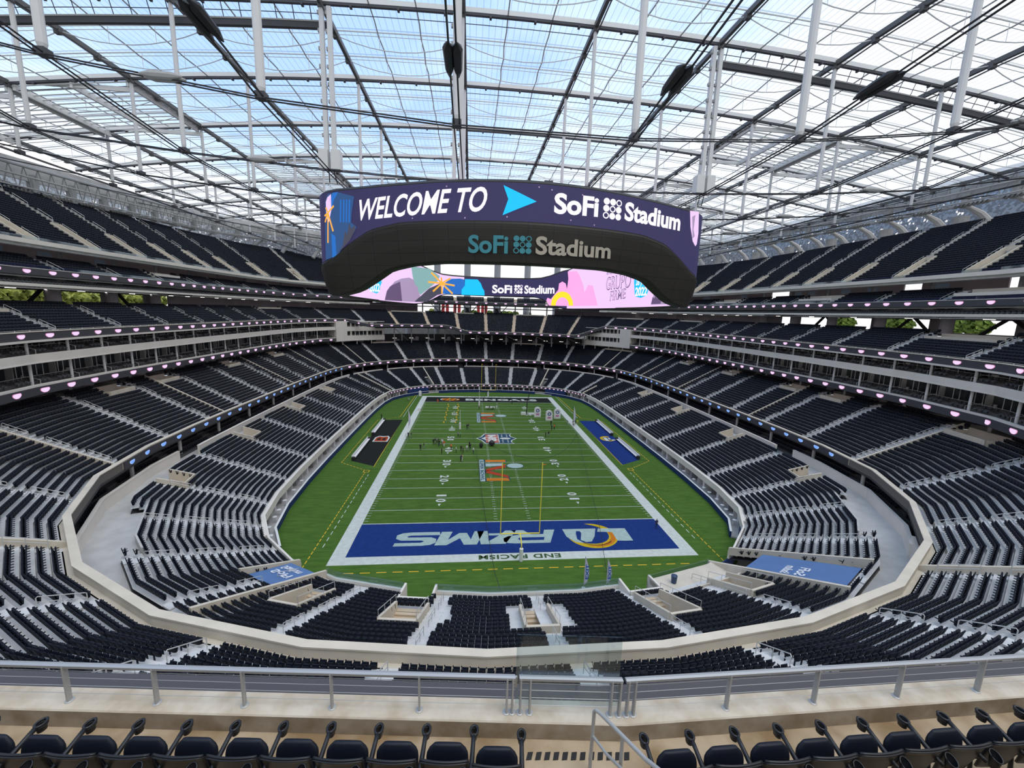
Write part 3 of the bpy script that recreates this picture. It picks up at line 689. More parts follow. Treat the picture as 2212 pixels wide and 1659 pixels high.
for sx_ in (-1, 1):
    dash((sx_*29.3, -12.6), (sx_*29.3, 22.0), .75, .35, .14); dash((sx_*28.3, -6.5), (sx_*28.3, 21.5), 1.0, .75, .12, 1)
    dash((sx_*29.4, 23), (sx_*35.8, 27.8), .75, .35, .14); dash((sx_*35.8, 27.8), (sx_*35.8, 64.5), .75, .35, .14); dash((sx_*35.8, 64.5), (sx_*29.8, 68.6), .75, .35, .14)
    dash((sx_*29.7, 68.6), (sx_*29.2, 104.8), 40, 1, .14); dash((sx_*28.7, 68.6), (sx_*28.4, 104.4), 40, 1, .12, 1)
    for a, b in (((28.6, 22), (29.7, 22)), ((29.7, 22), (29.7, 23.1)), ((29.7, 23.1), (28.6, 23.1)), ((28.6, 23.1), (28.6, 22))): dash((sx_*a[0], a[1]), (sx_*b[0], b[1]), 5, 1, .16)
    dash((sx_*28.2, 25.2), (sx_*28.4, 65), 60, 1, .12)
dash((-23.6, -12.8), (24.6, -12.9), 1.3, .8, .17)
o = mb.build('boundary_dashes', [ypaint, wpaint]); tag(o, 'yellow and white dashed boundary lines outside the field border', 'field lines', kind='structure')
mb = MB(); flat(mb, -W, W, EL, -.1, Z, 0); o = mb.build('end_zone', bpaint); ez = tag(o, 'blue painted near end zone with the silver team name', 'end zone')
mb = MB(); flat(mb, -W, W, 91.54, EF, Z, 0); o = mb.build('end_zone', kpaint); ezf = tag(o, 'black painted far end zone with white team name and orange tiger stripe logo', 'end zone')
def poly_add(mb, pts, z, m=0):
    from mathutils.geometry import tessellate_polygon
    T = tessellate_polygon([[Vector((p[0], p[1], 0)) for p in pts]]); V = [(p[0], p[1], z) for p in pts]; F = []
    for a, b, c in T:
        A, B, Cc = Vector(V[a]), Vector(V[b]), Vector(V[c])
        F.append((a, b, c) if (B-A).cross(Cc-A).z > 0 else (a, c, b))
    mb.add(V, F, m)
def text_mesh(s, bold=0.0, shear=0.0, space=1.0):
    cu = bpy.data.curves.new('lettering', 'FONT'); cu.body = s; cu.offset = bold; cu.shear = shear; cu.space_character = space; cu.resolution_u = 4
    ob = bpy.data.objects.new('lettering', cu); COL.objects.link(ob); dg = bpy.context.evaluated_depsgraph_get(); me = bpy.data.meshes.new_from_object(ob.evaluated_get(dg))
    V = np.array([v.co[:2] for v in me.vertices]); F = [tuple(p.vertices) for p in me.polygons]
    bpy.data.objects.remove(ob); bpy.data.curves.remove(cu); bpy.data.meshes.remove(me); return V, F
def text_flat(mb, s, cx, cy, wd, ht, rot, z, m=0, bold=.02, shear=0, space=1.0, outline=None):
    for bb, mm, zz_ in (((bold+outline[0], outline[1], z-.006),) if outline else ())+((bold, m, z),):
        V, F = text_mesh(s, bb, shear, space)
        if bb == bold or not outline or True:
            V0, _ = text_mesh(s, bold, shear, space) if outline else (V, F); lo, hi = V0.min(0), V0.max(0)
        X = (V[:, 0]-(lo[0]+hi[0])/2)/(hi[0]-lo[0])*wd; Y = (V[:, 1]-(lo[1]+hi[1])/2)/(hi[1]-lo[1])*ht
        c, s_ = math.cos(rot), math.sin(rot); mb.add(np.stack([cx+X*c-Y*s_, cy+X*s_+Y*c, 0*X+zz_], 1), F, mm)
# team name: heavy italic blocks seen upside down from this end
def S180(pts, x0, x1, y0, y1):        # unit letter cell (u right, v up as read) to field, rotated half a turn
    return [(x1-(x1-x0)*u, y1-(y1-y0)*v) for u, v in pts]
mb = MB(); zl = Z*2.2
def shear(pts, k=.0): return [(u+k*(v-.5), v) for u, v in pts]
Rp = [[(0, 0), (.22, 0), (.30, .33), (.52, .33), (.62, 0), (.86, 0), (.74, .36), (.88, .45), (.92, .62), (.92, .8), (.84, .95), (.7, 1), (.26, 1)]]
Y0, Y1 = -6.7, -2.9
def put(cell, x0, x1, m=0): poly_add(mb, [(x1-(x1-x0)*u, Y0+(Y1-Y0)*(1-v)) for u, v in cell], zl, m)
# R
put([(.0, 0), (.20, 0), (.24, .34), (.48, .34), (.60, 0), (.84, 0), (.70, .37), (.90, .44), (1, .60), (1, .84), (.93, .96), (.8, 1), (.16, 1)], -2.0, 6.4)
poly_add(mb, [(4.2, -5.9), (.6, -5.9), (.2, -5.5), (.5, -5.1), (4.4, -5.1)], zl+.02, 1)
# A
put([(0, 0), (.32, 1), (.92, 1), (1, 0), (.74, 0), (.72, .2), (.38, .2), (.28, 0)], -6.0, .2)
poly_add(mb, [(-2.6, -4.3), (-4.3, -4.3), (-4.3, -5.9)], zl+.02, 1)
# M
put([(0, 0), (.16, 1), (.42, 1), (.50, .52), (.76, 1), (1, 1), (.88, 0), (.66, 0), (.74, .62), (.52, .12), (.36, .12), (.28, .62), (.2, 0)], -12.4, -4.9)
# S
put([(.02, 0), (.0, .24), (.66, .24), (.74, .30), (.72, .38), (.2, .40), (.08, .52), (.08, .8), (.2, .95), (.36, 1), (1.0, 1), (.98, .78), (.42, .78), (.34, .70), (.4, .62), (.86, .60), (.98, .46), (.98, .2), (.86, .05), (.68, 0)], -18.4, -11.7)
ob = mb.build('lettering', [sil, bpaint], ez)
mb = MB()
def arc(cx, cy, r0, r1, a0, a1, n=20, ex=1, ey=1, taper=False):
    P = []; Q = []
    for i in range(n+1):
        t = i/n; a = math.radians(a0+(a1-a0)*t); k = math.sin(PI*t)**.6 if taper else 1; ri = r1-(r1-r0)*k
        P.append((cx+r1*ex*math.cos(a), cy+r1*ey*math.sin(a))); Q.append((cx+ri*ex*math.cos(a), cy+ri*ey*math.sin(a)))
    return P, Q
def strip(mb, P, Q, z, m=0):
    V = [(*p, z) for p in P]+[(*q, z) for q in Q]; n = len(P); mb.add(V, [(i, i+1, n+i+1, n+i) for i in range(n-1)], m)
P, Q = arc(12.1, -4.9, 2.5, 3.9, -190, 95, 40, 1.02, .93, True); strip(mb, P, Q, zl, 1)
P, Q = arc(12.3, -5.2, 2.6, 3.4, -120, 60, 30, 1.0, .85, True); strip(mb, P, Q, zl+.004, 2)
P, Q = arc(12.2, -4.9, 3.05, 3.2, -150, -40, 20, 1.0, .9); strip(mb, P, Q, zl+.008, 3)
for pts in ([(18.1, -3.0), (13.6, -2.9), (13.2, -3.9), (15.6, -4.1), (15.6, -6.6), (16.8, -6.7), (18.1, -6.7)], [(13.2, -2.9), (10.2, -2.9), (7.7, -2.9), (7.9, -5.2), (9.0, -6.7), (10.2, -7.1), (9.4, -5.9), (9.6, -4.3), (9.8, -3.6), (10.4, -3.6), (10.5, -4.2), (9.9, -6.2), (10.6, -6.8), (11.5, -6.7), (12.4, -5.2)]): poly_add(mb, pts, zl+.012, 0)
mb.build('ram_horn_logo', [sil, goldp, orp, kpaint], ez)
mb = MB(); text_flat(mb, 'END RACISM', 0, -10.05, 11.8, 1.05, PI, zl, 0, .03, 0, 1.1)
o = mb.build('painted_message', gpaint); tag(o, 'dark green capital letters painted upside down on the white border behind the near end zone', 'lettering')
mb = MB(); text_flat(mb, 'BENGALS', 5.0, 96.1, 28.2, 3.4, 0, zl, 0, .05, 0, 1.15)
mb.build('lettering', wpaint, ezf)
mb = MB()
P, Q = arc(-15, 96.1, 0, 3.7, 0, 360, 30, 1, .62); strip(mb, P, Q, zl, 0)
for i, (a, b) in enumerate(((-17.6, -16.3), (-15.6, -14.3), (-13.6, -12.7))): poly_add(mb, [(a, 94.3), (a+.5, 96), (b, 97.9), (b+.5, 97.9), (a+1.0, 96), (a+.4, 94.3)], zl+.01, 1)
for i in range(2): P, Q = arc(-15+i*.3, 96.1, 3.4-i, 3.9-i, 140-i*160, 220-i*160, 8, 1, .62); strip(mb, P, Q, zl+.02, 2)
mb.build('tiger_stripe_logo', [orp, kpaint, wpaint], ezf)
mb = MB(); text_flat(mb, 'IT TAKES ALL OF US', 0, 101.6, 19, .9, 0, zl, 0, .03, 0, 1.2)
o = mb.build('painted_message', gpaint); tag(o, 'dark green capital letters on the white border behind the far black end zone', 'lettering')
# yard numbers
for i in range(1, 10):
    v = min(i, 10-i)*10; y = i*9.144
    for sd in (-1, 1):
        mb = MB(); txt = str(v); cx = sd*(W-11.9)
        for k, ch in enumerate(txt):
            off = 1.05*(1 if (k == 0) == (sd < 0) else -1); text_flat(mb, ch, cx, y+off, .7 if ch == '1' else 1.25, 1.85, -PI/2 if sd < 0 else PI/2, Z*2.2, 0, .03)
        if v < 50:
            dr = -1 if i < 5 else 1; yy = y+dr*2.35; mb.add([(cx-.25+sd*.2, yy, Z*2.2), (cx+.35+sd*.2, yy, Z*2.2), (cx+.05+sd*.2, yy+dr*.9, Z*2.2)], [(0, 1, 2) if dr > 0 else (0, 2, 1)])
        o = mb.build('yard_number', wpaint)
        tag(o, 'white painted %d beside the %s sideline, %s' % (v, 'left' if sd < 0 else 'right', 'on the midfield line' if v == 50 else ('between midfield and the blue end zone' if i < 5 else 'between midfield and the black end zone')), 'yard number', 'white yard numbers')
# midfield shield, seen from its side
mb = MB()
sh = [(-5.6, 45.7), (-4.3, 47.2), (-3.3, 50.0), (-1, 50.5), (4.6, 50.4), (4.0, 49.0), (4.2, 47.4), (5.7, 45.7), (4.2, 44.0), (4.0, 42.4), (4.6, 41.0), (-1, 41.0), (-3.3, 41.4), (-4.3, 44.2)]
poly_add(mb, sh, Z*2.3, 0); poly_add(mb, [(x*.93, 45.7+(y-45.7)*.93) for x, y in sh], Z*2.6, 1)
poly_add(mb, [(-4.2, 45.7), (-3.2, 46.8), (-2.6, 49.2), (.7, 49.5), (.7, 41.9), (-2.6, 42.2), (-3.2, 44.6)], Z*2.9, 0)
for cy_ in (48.7, 47.2, 45.7, 44.2, 42.7): flat(mb, -3.0, .5, cy_-.5, cy_+.5, Z*3.2, 2)
text_flat(mb, 'NFL', -1.2, 45.7, 6.4, 2.2, -PI/2, Z*3.5, 0, .05)
for x in (1.6, 3.0):
    for yy in (49, 48, 47.2, 44.2, 43.4, 42.4): P, Q = arc(x, yy, 0, .25, 0, 360, 5); strip(mb, P, Q, Z*3.2, 0)
P, Q = arc(2.4, 45.7, 0, 1.5, 0, 360, 16, 1, .5); strip(mb, P, Q, Z*3.2, 0)
o = mb.build('midfield_shield', [wpaint, navyp, redp]); tag(o, 'red, white and blue shield logo painted on the midfield line', 'field logo')
for y0, lab in ((16.6, 'near'), (62.3, 'far')):
    mb = MB()
    flat(mb, -5.15, -3.95, y0-.1, y0+12.7, Z*2.3, 3); flat(mb, -5.05, -4.05, y0, y0+12.6, Z*2.6, 0)
    text_flat(mb, 'SUPER BOWL', -4.55, y0+6.3, 11.6, .75, -PI/2, Z*3, 3, .03)
    for pts, m in (([(-3.9, 0.1), (-3.9, 1.7), (.9, 1.7), (1.2, 0.1)], 2), ([(-3.9, 4.6), (-3.6, 6.3), (1.0, 2.9), (1.2, 1.3)], 1), ([(-3.9, 5.0), (-3.7, 6.8), (.7, 9.3), (1.0, 7.7)], 1), ([(-3.8, 8.0), (-3.8, 10.3), (.4, 10.3), (.4, 8.6)], 0), ([(-3.8, 11.0), (-3.8, 12.5), (1.2, 12.5), (1.2, 11)], 2)):
        poly_add(mb, [(x, y0+y) for x, y in [(p[0]*1.03, p[1]) for p in pts]], Z*2.3, 3); cx = sum(p[0] for p in pts)/len(pts); cy_ = sum(p[1] for p in pts)/len(pts)
        poly_add(mb, [(cx+(p[0]-cx)*.94, y0+cy_+(p[1]-cy_)*.86) for p in pts], Z*2.7, m)
    P, Q = arc(3.0, y0+8.6, 0, 2.0, 0, 360, 20, 1, .8); strip(mb, P, Q, Z*2.3, 3); P, Q = arc(3.0, y0+8.6, 0, 1.85, 0, 360, 20, 1, .78); strip(mb, P, Q, Z*2.7, 0)
    o = mb.build('game_logo', [sil, redp, orp, navyp]); tag(o, 'orange and silver championship game logo painted on the turf at the %s thirty yard line' % lab, 'field logo')
# team bench areas
for sd, m, lab in ((-1, kpaint, 'black'), (1, bpaint, 'blue')):
    mb = MB(); q = [(28.3, 25.5), (33.9, 28.8), (33.9, 64.6), (28.3, 65.0)]
    poly_add(mb, [(sd*x, y) for x, y in q], Z*1.5, 0)
    if sd < 0:
        poly_add(mb, [(-32.6, 42.8), (-32.6, 46.5), (-31.8, 48), (-30.6, 47.6), (-29.4, 48), (-28.7, 46.4), (-28.7, 42.8)], Z*2, 1); poly_add(mb, [(-32.2, 43.2), (-32.2, 46.3), (-31.6, 47.4), (-30.6, 46.8), (-29.5, 47.4), (-29.1, 46.2), (-29.1, 43.2)], Z*2.5, 2)
        for a in (-31.7, -30.4): poly_add(mb, [(a, 44.2), (a, 45.6), (a+.7, 46.2), (a+.9, 44.2)], Z*3, 3)
    else:
        P, Q = arc(31.4, 45.6, 1.3, 2.1, 60, 330, 24, 1, 1.1); strip(mb, P, Q, Z*2.3, 4); flat(mb, 30.4, 31.3, 43.6, 46.6, Z*2.6, 1); flat(mb, 31.6, 33.3, 44.0, 44.8, Z*2.6, 1); flat(mb, 31.6, 32.2, 44.0, 46.4, Z*2.6, 1)
    o = mb.build('bench_area', [m, wpaint, redp, kpaint, goldp]); tag(o, '%s painted team bench area beside the %s sideline' % (lab, 'left' if sd < 0 else 'right'), 'bench area')
    for y0, y1, nf in ((29.2, 44.2, 'nearer'), (48.5, 63.5, 'farther')):
        t = empty('team_bench', (sd*33.6, (y0+y1)/2, 0), 'long white team bench with black ends, the %s one beside the %s bench area' % (nf, lab), 'bench', 'team benches'); L = (y1-y0)/2
        mb = MB(); mb.box(-.25, .25, -L, L, .35, .5); mb.build('seat', white, t)
        mb = MB(); mb.box(.28*sd, .42*sd, -L, L, .4, 1.05) if sd > 0 else mb.box(-.42, -.28, -L, L, .4, 1.05); mb.build('backrest', white, t)
        for e in (-1, 1): mb = MB(); mb.box(-.35, .35, e*L-.3, e*L+.3, 0, .8); mb.build('end_box', black, t)

# goalposts
gyel = mat('goalpost_yellow', (.85, .70, .08), .4)
for y, dr, lab in ((EL, -1, 'near'), (EF, 1, 'far')):
    t = empty('goalpost', (0, y+dr*2.0, 0), 'yellow goalpost with a padded white post behind the %s end zone' % lab, 'goalpost')
    mb = MB(); mb.lathe(0, 0, [(.26, .02), (.28, .1), (.28, 1.9), (.2, 1.95)], 0, 14); mb.build('post_pad', white, t)
    mb = MB(); pts = [(0, 0, 1.9), (0, 0, 2.3)]+[(0, -dr*2.0*(1-math.cos(a))*1.0, 2.3+.75*math.sin(a)) for a in np.linspace(.15, PI/2, 8)]; mb.tube(pts, .09, 0, 8); mb.build('gooseneck', gyel, t)
    mb = MB(); mb.tube([(-2.82, -dr*2.0, 3.05), (2.82, -dr*2.0, 3.05)], .09, 0, 8); mb.build('crossbar', gyel, t)
    for x in (-2.82, 2.82):
        mb = MB(); mb.tube([(x, -dr*2, 3.0), (x, -dr*2, 13.72)], .07, 0, 8); u = mb.build('upright', gyel, t)
        mb = MB(); mb.hexa([(x+.02, -dr*2-.01), (x+.5, -dr*2-.01), (x+.5, -dr*2+.01), (x+.02, -dr*2+.01)], 13.4, 13.5); mb.build('ribbon', mat('wind_ribbon', (.8, .2, .02), .6), u)
# field wall
pad = mat('blue_wall_padding', (.010, .032, .14), .6)
mb = MB()
def fw(a, b, d, z1, th=.25): mb.sweep(path(a, b, d, 0), [(0, 0), (th, 0), (th, z1), (0, z1)], 0)
fw(4.6, 16.7, LD0-1.7, 1.05); fw(23.3, 35.2, LD0-1.7, 1.05); fw(17.7, 22.3, LD0-2.2, 1.0)
for a, b in ((16.7, 17.15), (22.85, 23.3), (15.9, 16.7), (23.3, 24.1)): fw(a, b, LD0-1.2 if 17 < (a+b)/2+.3 < 23 else LD0-.9, 2.5, .8)
fw(35.2, 40, LD0-.3, 2.1, .1); fw(0, 4.6, LD0-.3, 2.1, .1)
fw(3.3, 4.7, LD0-.5, 2.2, .3); fw(35.2, 36.4, LD0-.5, 2.2, .3)
o = mb.build('wall_field', pad); tag(o, 'low blue padded wall round the edge of the turf', 'wall', kind='structure')
mb = MB(); mb.sweep(path(4.6, 35.2, LD0-1.5, .02), [(0, 0), (4.5, 0), (4.5, .25), (0, .25)], 0)
mb.sweep(path(4.6, 35.2, LD0-1.52, 1.05), [(-.2, 0), (.12, 0), (.12, .05), (-.2, .05)], 3)
mb.sweep(path(4.6, 35.2, LD0-.3, 2.35), [(0, 0), (.6, 0), (.6, .9), (0, .9)], 2)
mb.sweep(path(4.6, 35.2, LD0+1.8, .2), [(0, 0), (.3, 0), (.3, 2.4), (0, 2.4)], 1)
i = 0
for s in np.arange(4.7, 35.1, .25):
    if 16.3 < s < 17.6 or 22.4 < s < 23.7: continue
    p, q = RP(s, LD0+.2), RP(s, LD0+2); n = FN(s); i += 1
    tk = .15 if i % 2 else .7
    mb.hexa([p, q, (q[0]-n.y*tk, q[1]+n.x*tk), (p[0]-n.y*tk, p[1]+n.x*tk)], .2, 2.4, 3 if i % 3 else 4)
o = mb.build('field_suites', [conc, dark, beige_w, white, lav]); tag(o, 'open fronted field level suites under the front of the lowest bowl', 'suites', kind='structure')
# small round tables on the patio
tb = empty('bistro_table', (*RP(34.6, LD0-.7), .27), 'small round white table on the patio behind the blue wall', 'table', 'white tables on the field suite patio')
mb = MB(); mb.lathe(0, 0, [(.02, .98), (.34, .98), (.34, 1.02), (.02, 1.02)], 0, 14); mb.build('tabletop', white, tb)
mb = MB(); mb.lathe(0, 0, [(.2, 0), (.2, .03), (.03, .05), (.03, .98)], 0, 8); mb.build('pedestal', rail, tb)
for s in (34.35, 34.1, 33.9, 33.6, 33.3, 33.1, 32.7, 32.3, 5.1, 5.5, 5.9, 6.2, 6.6, 7.0, 7.4): c = copy_tree(tb); c.location = (*RP(s, LD0-.7), .27)
# flags
def feather(x, y, h, lab, txt, col, name='feather_flag'):
    t = empty(name, (x, y, 0), lab, 'flag', 'feather flags'); mb = MB(); mb.lathe(0, 0, [(.25, 0), (.25, .05), (.03, .08), (.03, h)], 0, 8); mb.build('pole', rail, t)
    mb = MB(); n = 14; P = [(0.03+.62*math.sin(PI*min(1, k/n*1.05))**.5*(1-.75*(k/n)**3), .4+(h-.4)*k/n) for k in range(n+1)]
    V = [(.03, -.015, z) for _, z in P]+[(x_, -.015, z) for x_, z in P]+[(.03, .015, z) for _, z in P]+[(x_, .015, z) for x_, z in P]; m_ = n+1; F = []
    for k in range(n): F += [(k, m_+k, m_+k+1, k+1), (2*m_+k+1, 3*m_+k+1, 3*m_+k, 2*m_+k), (m_+k, 3*m_+k, 3*m_+k+1, m_+k+1)]
    mb.add(V, F); f = mb.build('banner', mat('banner_lilac', col, .7), t)
    if txt:
        mb = MB(); V, F = text_mesh(txt, .03); lo, hi = V.min(0), V.max(0); X = (V[:, 0]-lo[0])/(hi[0]-lo[0])*1.9*h/4; Y = (V[:, 1]-lo[1])/(hi[1]-lo[1])*.42
        mb.add(np.stack([.55-Y, 0*X-.03, h*.28+X], 1), F); mb.build('lettering', mat('flag_blue', (.02, .14, .5), .6), f)
    return t
feather(7.3, -17.3, 4.4, 'tall lilac feather flag reading EXIT in blue, behind the near goalpost', 'EXIT', (.66, .62, .78))
feather(10.3, -17.2, 3.9, 'shorter lilac feather flag reading EXIT, right of the taller one behind the near end zone', 'EXIT', (.66, .62, .78))
feather(-25.2, 56.1, 5.5, 'slim pale blue feather flag on the left white sideline', '', (.55, .62, .75)); feather(25.2, 60.5, 6, 'slim pale blue feather flag on the right white sideline', '', (.5, .62, .75))
# arched white inflatables
for x, y, lab in ((15.2, 69.8, 'left one of the three'), (18.3, 65.3, 'middle one of the three, standing nearest'), (21.5, 67.8, 'right one of the three')):
    mb = MB(); P = [(-1.1, 0), (1.1, 0), (1.1, 2.3)]+[(1.1*math.cos(a), 2.3+1.1*math.sin(a)) for a in np.linspace(.2, PI-.2, 9)]+[(-1.1, 2.3)]
    n = len(P); V = [(p, -.35, z) for p, z in P]+[(p, .35, z) for p, z in P]; mb.add(V, [tuple(range(n)), tuple(range(2*n-1, n-1, -1))]+[(i, n+i, n+(i+1) % n, (i+1) % n) for i in range(n)])
    t = empty('arched_target', (x, y, .02), 'white arched upright board with a round blue emblem, ' + lab, 'target board', 'white arched boards'); mb.build('panel', white, t)
    mb = MB(); P_, Q_ = [], []
    for a in np.linspace(0, 2*PI, 17): P_.append((.6*math.cos(a), -.37, 2.2+.6*math.sin(a))); Q_.append((.3*math.cos(a), -.37, 2.2+.3*math.sin(a)))
    mb.add(P_+Q_, [(i, i+1, 18+i, 17+i) for i in range(16)]); mb.box(-.55, .55, -.38, -.36, .7, 1.25, 1); mb.build('emblem', [mat('emblem_blue', (.05, .1, .3), .6), mat('emblem_pink', (.55, .2, .4), .6)], t)
# training ladders
lad = mat('ladder_yellow', (.8, .5, .02), .7)
for k, (x, y0, y1) in enumerate(((-15.2, 62, 88), (-11.6, 62, 88))):
    mb = MB(); y = y0
    while y < y1:
        mb.lathe(x+.2*math.sin(y), y, [(.28, .02), (.22, .1), (.06, .5), (.04, .5)], 0, 8); y += 3.1
    o = mb.build('marker_cones', lad); tag(o, 'row of small yellow marker cones on the far left of the field, the %s row' % ('left' if k == 0 else 'right'), 'cones', kind='thing')
# slim white posts and camera crane
for x, y, h, lab in ((-10.2, 54.8, 5.8, 'slim white pole on a padded base near midfield'), (-4.0, 84, 6.2, 'slim white pole standing before the far end zone')):
    t = empty('practice_pole', (x, y, 0), lab, 'pole'); mb = MB(); mb.lathe(0, 0, [(.3, .02), (.3, 1.9), (.1, 2.0)], 0, 10); mb.build('pad', white, t); mb = MB(); mb.lathe(0, 0, [(.07, 2), (.07, h)], 0, 8); mb.build('pole', white, t)
t = empty('camera_crane', (12.2, 72.7, 0), 'small dark camera crane on a pale base in the far right of the field', 'camera crane')
mb = MB(); mb.box(-2.2, -.6, -.4, .4, 0, .9); mb.box(.4, 2.4, -.5, .5, 0, .6); mb.build('base', white, t)
mb = MB(); mb.tube([(-.3, 0, 0), (-.2, 0, 4.5), (.5, 0, 7.8)], .14, 0, 6); mb.build('arm', black, t)
t = empty('folding_table', (0, 80.0, 0), 'long white table among the crew before the far end zone', 'table'); mb = MB(); mb.box(-1.9, 1.4, -.5, .5, .75, .95); mb.build('tabletop', white, t)
for x in (-1.7, 1.2):
    for y in (-.4, .4): mb = MB(); mb.box(x-.04, x+.04, y-.04, y+.04, 0, .75); mb.build('leg', rail, t)
for x, y, h, lab in ((-27.3, 102.3, 1.9, 'white padded pylon box at the far left corner of the turf'), (-24.6, 76.6, 1.0, 'white box cart on the far left sideline')):
    mb = MB(); mb.hexa([(x-.5, y-.5), (x+.5, y-.5), (x+.5, y+.5), (x-.5, y+.5)], 0, h); mb.hexa([(x-.35, y-.35), (x+.35, y-.35), (x+.35, y+.35), (x-.35, y+.35)], h, h+.2); o = mb.build('equipment_box', white); tag(o, lab, 'box')

# ------------------------------------------------------------------ oval video board
Qb = [(0, -7.3), (10, -5.7), (18, -2.4), (24, .6), (28.4, 3.0), (30.3, 5.2), (31.3, 9), (32.3, 16), (33.2, 28), (33.5, 45.6)]
_R = Qb+[(x, 91.2-y) for x, y in Qb[:-1][::-1]]; _C = _R+[(-x, y) for x, y in _R[1:-1][::-1]]
def _dn(P, n=24):
    out = []; m = len(P)
    for i in range(m):
        p0, p1, p2, p3 = [np.array(P[(i+k-1) % m], float) for k in range(4)]
        for t in np.linspace(0, 1, n, endpoint=False): out.append(.5*((2*p1)+(-p0+p2)*t+(2*p0-5*p1+4*p2-p3)*t*t+(-p0+3*p1-3*p2+p3)*t**3))
    return np.array(out)
BC = _dn(_C); BC = np.vstack([BC, BC[:1]]); BU = np.concatenate([[0], np.cumsum(np.linalg.norm(np.diff(BC, axis=0), axis=1))]); BT = BU[-1]
def bat(u, off=0):
    def g(a): a = a % BT; return np.array([np.interp(a, BU, BC[:, 0]), np.interp(a, BU, BC[:, 1])])
    p = g(u); t = g(u+1)-g(u-1); t /= np.linalg.norm(t); return p+np.array([t[1], -t[0]])*off
def dfront(u): u = u % BT; return min(u, BT-u)
def dback(u): return abs((u % BT)-BT/2)
def zled(u): return np.interp(dfront(u), [18, 23, 26.5, 29.5, 32, 42, 100, 120, 130, 148], [45.9, 45.1, 43.5, 41.8, 41.0, 39.8, 39.8, 41.2, 44, 44])
def zbot(u):
    v = min(dfront(u), dback(u)); return np.interp(v, [12, 17, 20.8, 23.6, 26.6, 29.5], [40.7, 40.4, 39.7, 38.2, 36.7, 36.1]) if dfront(u) < dback(u) else np.interp(v, [18, 21, 24.5, 28, 31], [40.0, 39.2, 37.4, 36.2, 36.0])
def ztop(u): return 51.2 if dfront(u) < 60 else np.interp(dback(u), [16, 20, 23.5, 28, 34, 60], [47.0, 47.2, 48.0, 49.6, 50.6, 51.2])
shell = mat('board_shell', (.024, .021, .017), .55, spec=.4); nt = shell.node_tree; t_ = N('ShaderNodeTexCoord'); s_ = N('ShaderNodeSeparateXYZ'); LK(t_.outputs['Object'], s_.inputs[0])
_a = MA('LESS_THAN', MA('FRACT', MA('MULTIPLY', s_.outputs[2], .62)), .05); _b = MA('LESS_THAN', MA('FRACT', MA('MULTIPLY', MA('ARCTAN2', MA('MULTIPLY', MA('SUBTRACT', s_.outputs[1], 45.6), .62), s_.outputs[0]), 9.5)), .022)
_m = N('ShaderNodeMix', data_type='RGBA'); LK(MA('MAXIMUM', _a, _b), _m.inputs[0]); _m.inputs[6].default_value = (.026, .023, .018, 1); _m.inputs[7].default_value = (.009, .008, .007, 1); LK(_m.outputs[2], nt.nodes['Principled BSDF'].inputs['Base Color'])
vb = empty('video_board', (0, 45.6, 36), 'giant oval double sided video board hanging over the field', 'video board')
vb.location = (0, 0, 0)
def vlink(mb, name, mats, par, smooth=False): return mb.build(name, mats, par, smooth)
def ringmesh(prof, m=0, us=None, close=True):
    mb = MB(); us = us if us is not None else np.linspace(0, BT, 241); V = []; n = None
    for u in us:
        pr = prof(u); n = len(pr)
        for off, z in pr: p = bat(u, off); V.append((p[0], p[1], z))
    F = []
    for i in range(len(us)-1):
        for k in range(n if close else n-1): F.append((i*n+k, (i+1)*n+k, (i+1)*n+(k+1) % n, i*n+(k+1) % n))
    mb.add(V, F, m); return mb
ringmesh(lambda u: [(0, ztop(u)-.35), (.1, zled(u)), (.28, zled(u)-.25), (.25, zled(u)-.9), (-.15, (zled(u)+zbot(u))/2-.4), (-.7, zbot(u)+.25), (-1.1, zbot(u)), (-2.3, zbot(u)), (-2.7, zbot(u)+.25), (-2.62, ztop(u)-.35), (-2.4, ztop(u)), (-.5, ztop(u)+.05)]).build('shell', shell, vb, False)
def emi(name, c, s=1.0):
    return mat('led_'+name, c, emit=s)
Lnavy, Lwhite, Lcyan, Lpink, Lmauve, Lteal, Lorange, Lblue, Ldk, Lyel, Lgp, Ldp, Ldeep = [emi(n, c) for n, c in (('navy', (.024, .020, .080)), ('white', (.92, .86, .98)), ('cyan', (0, .48, .95)), ('pink', (.90, .36, .70)), ('mauve', (.75, .52, .82)), ('teal', (.20, .37, .37)), ('orange', (.98, .40, .04)), ('blue', (.01, .13, .48)), ('dark', (.05, .05, .08)), ('yellow', (.98, .68, .02)), ('greypurple', (.34, .25, .40)), ('darkpurple', (.10, .06, .14)), ('deepblue', (.02, .07, .20)))]
LM = [Lnavy, Lwhite, Lcyan, Lpink, Lmauve, Lteal, Lorange, Lblue, Ldk, Lyel, Lgp, Ldp, Ldeep]; NV, WH, CY_, PK, MV, TE, OR, BL, DK, YE, GP, DP, DB = range(13)
osc = ringmesh(lambda u: [(.12, zled(u)+.1), (.12, ztop(u)-.5)], close=False).build('outer_screen', Lnavy, vb)
mb = ringmesh(lambda u: [(-2.78, ztop(u)-.5), (-2.80, zbot(u)+.3)], close=False)
isc = mb.build('inner_screen', LM, vb)
mi = np.full(240, MV); us = (np.linspace(0, BT, 241)[:-1]+np.linspace(0, BT, 241)[1:])/2
mi[(us > 118) & (us < 160)] = NV; isc.data.polygons.foreach_set('material_index', mi.astype(np.int32))
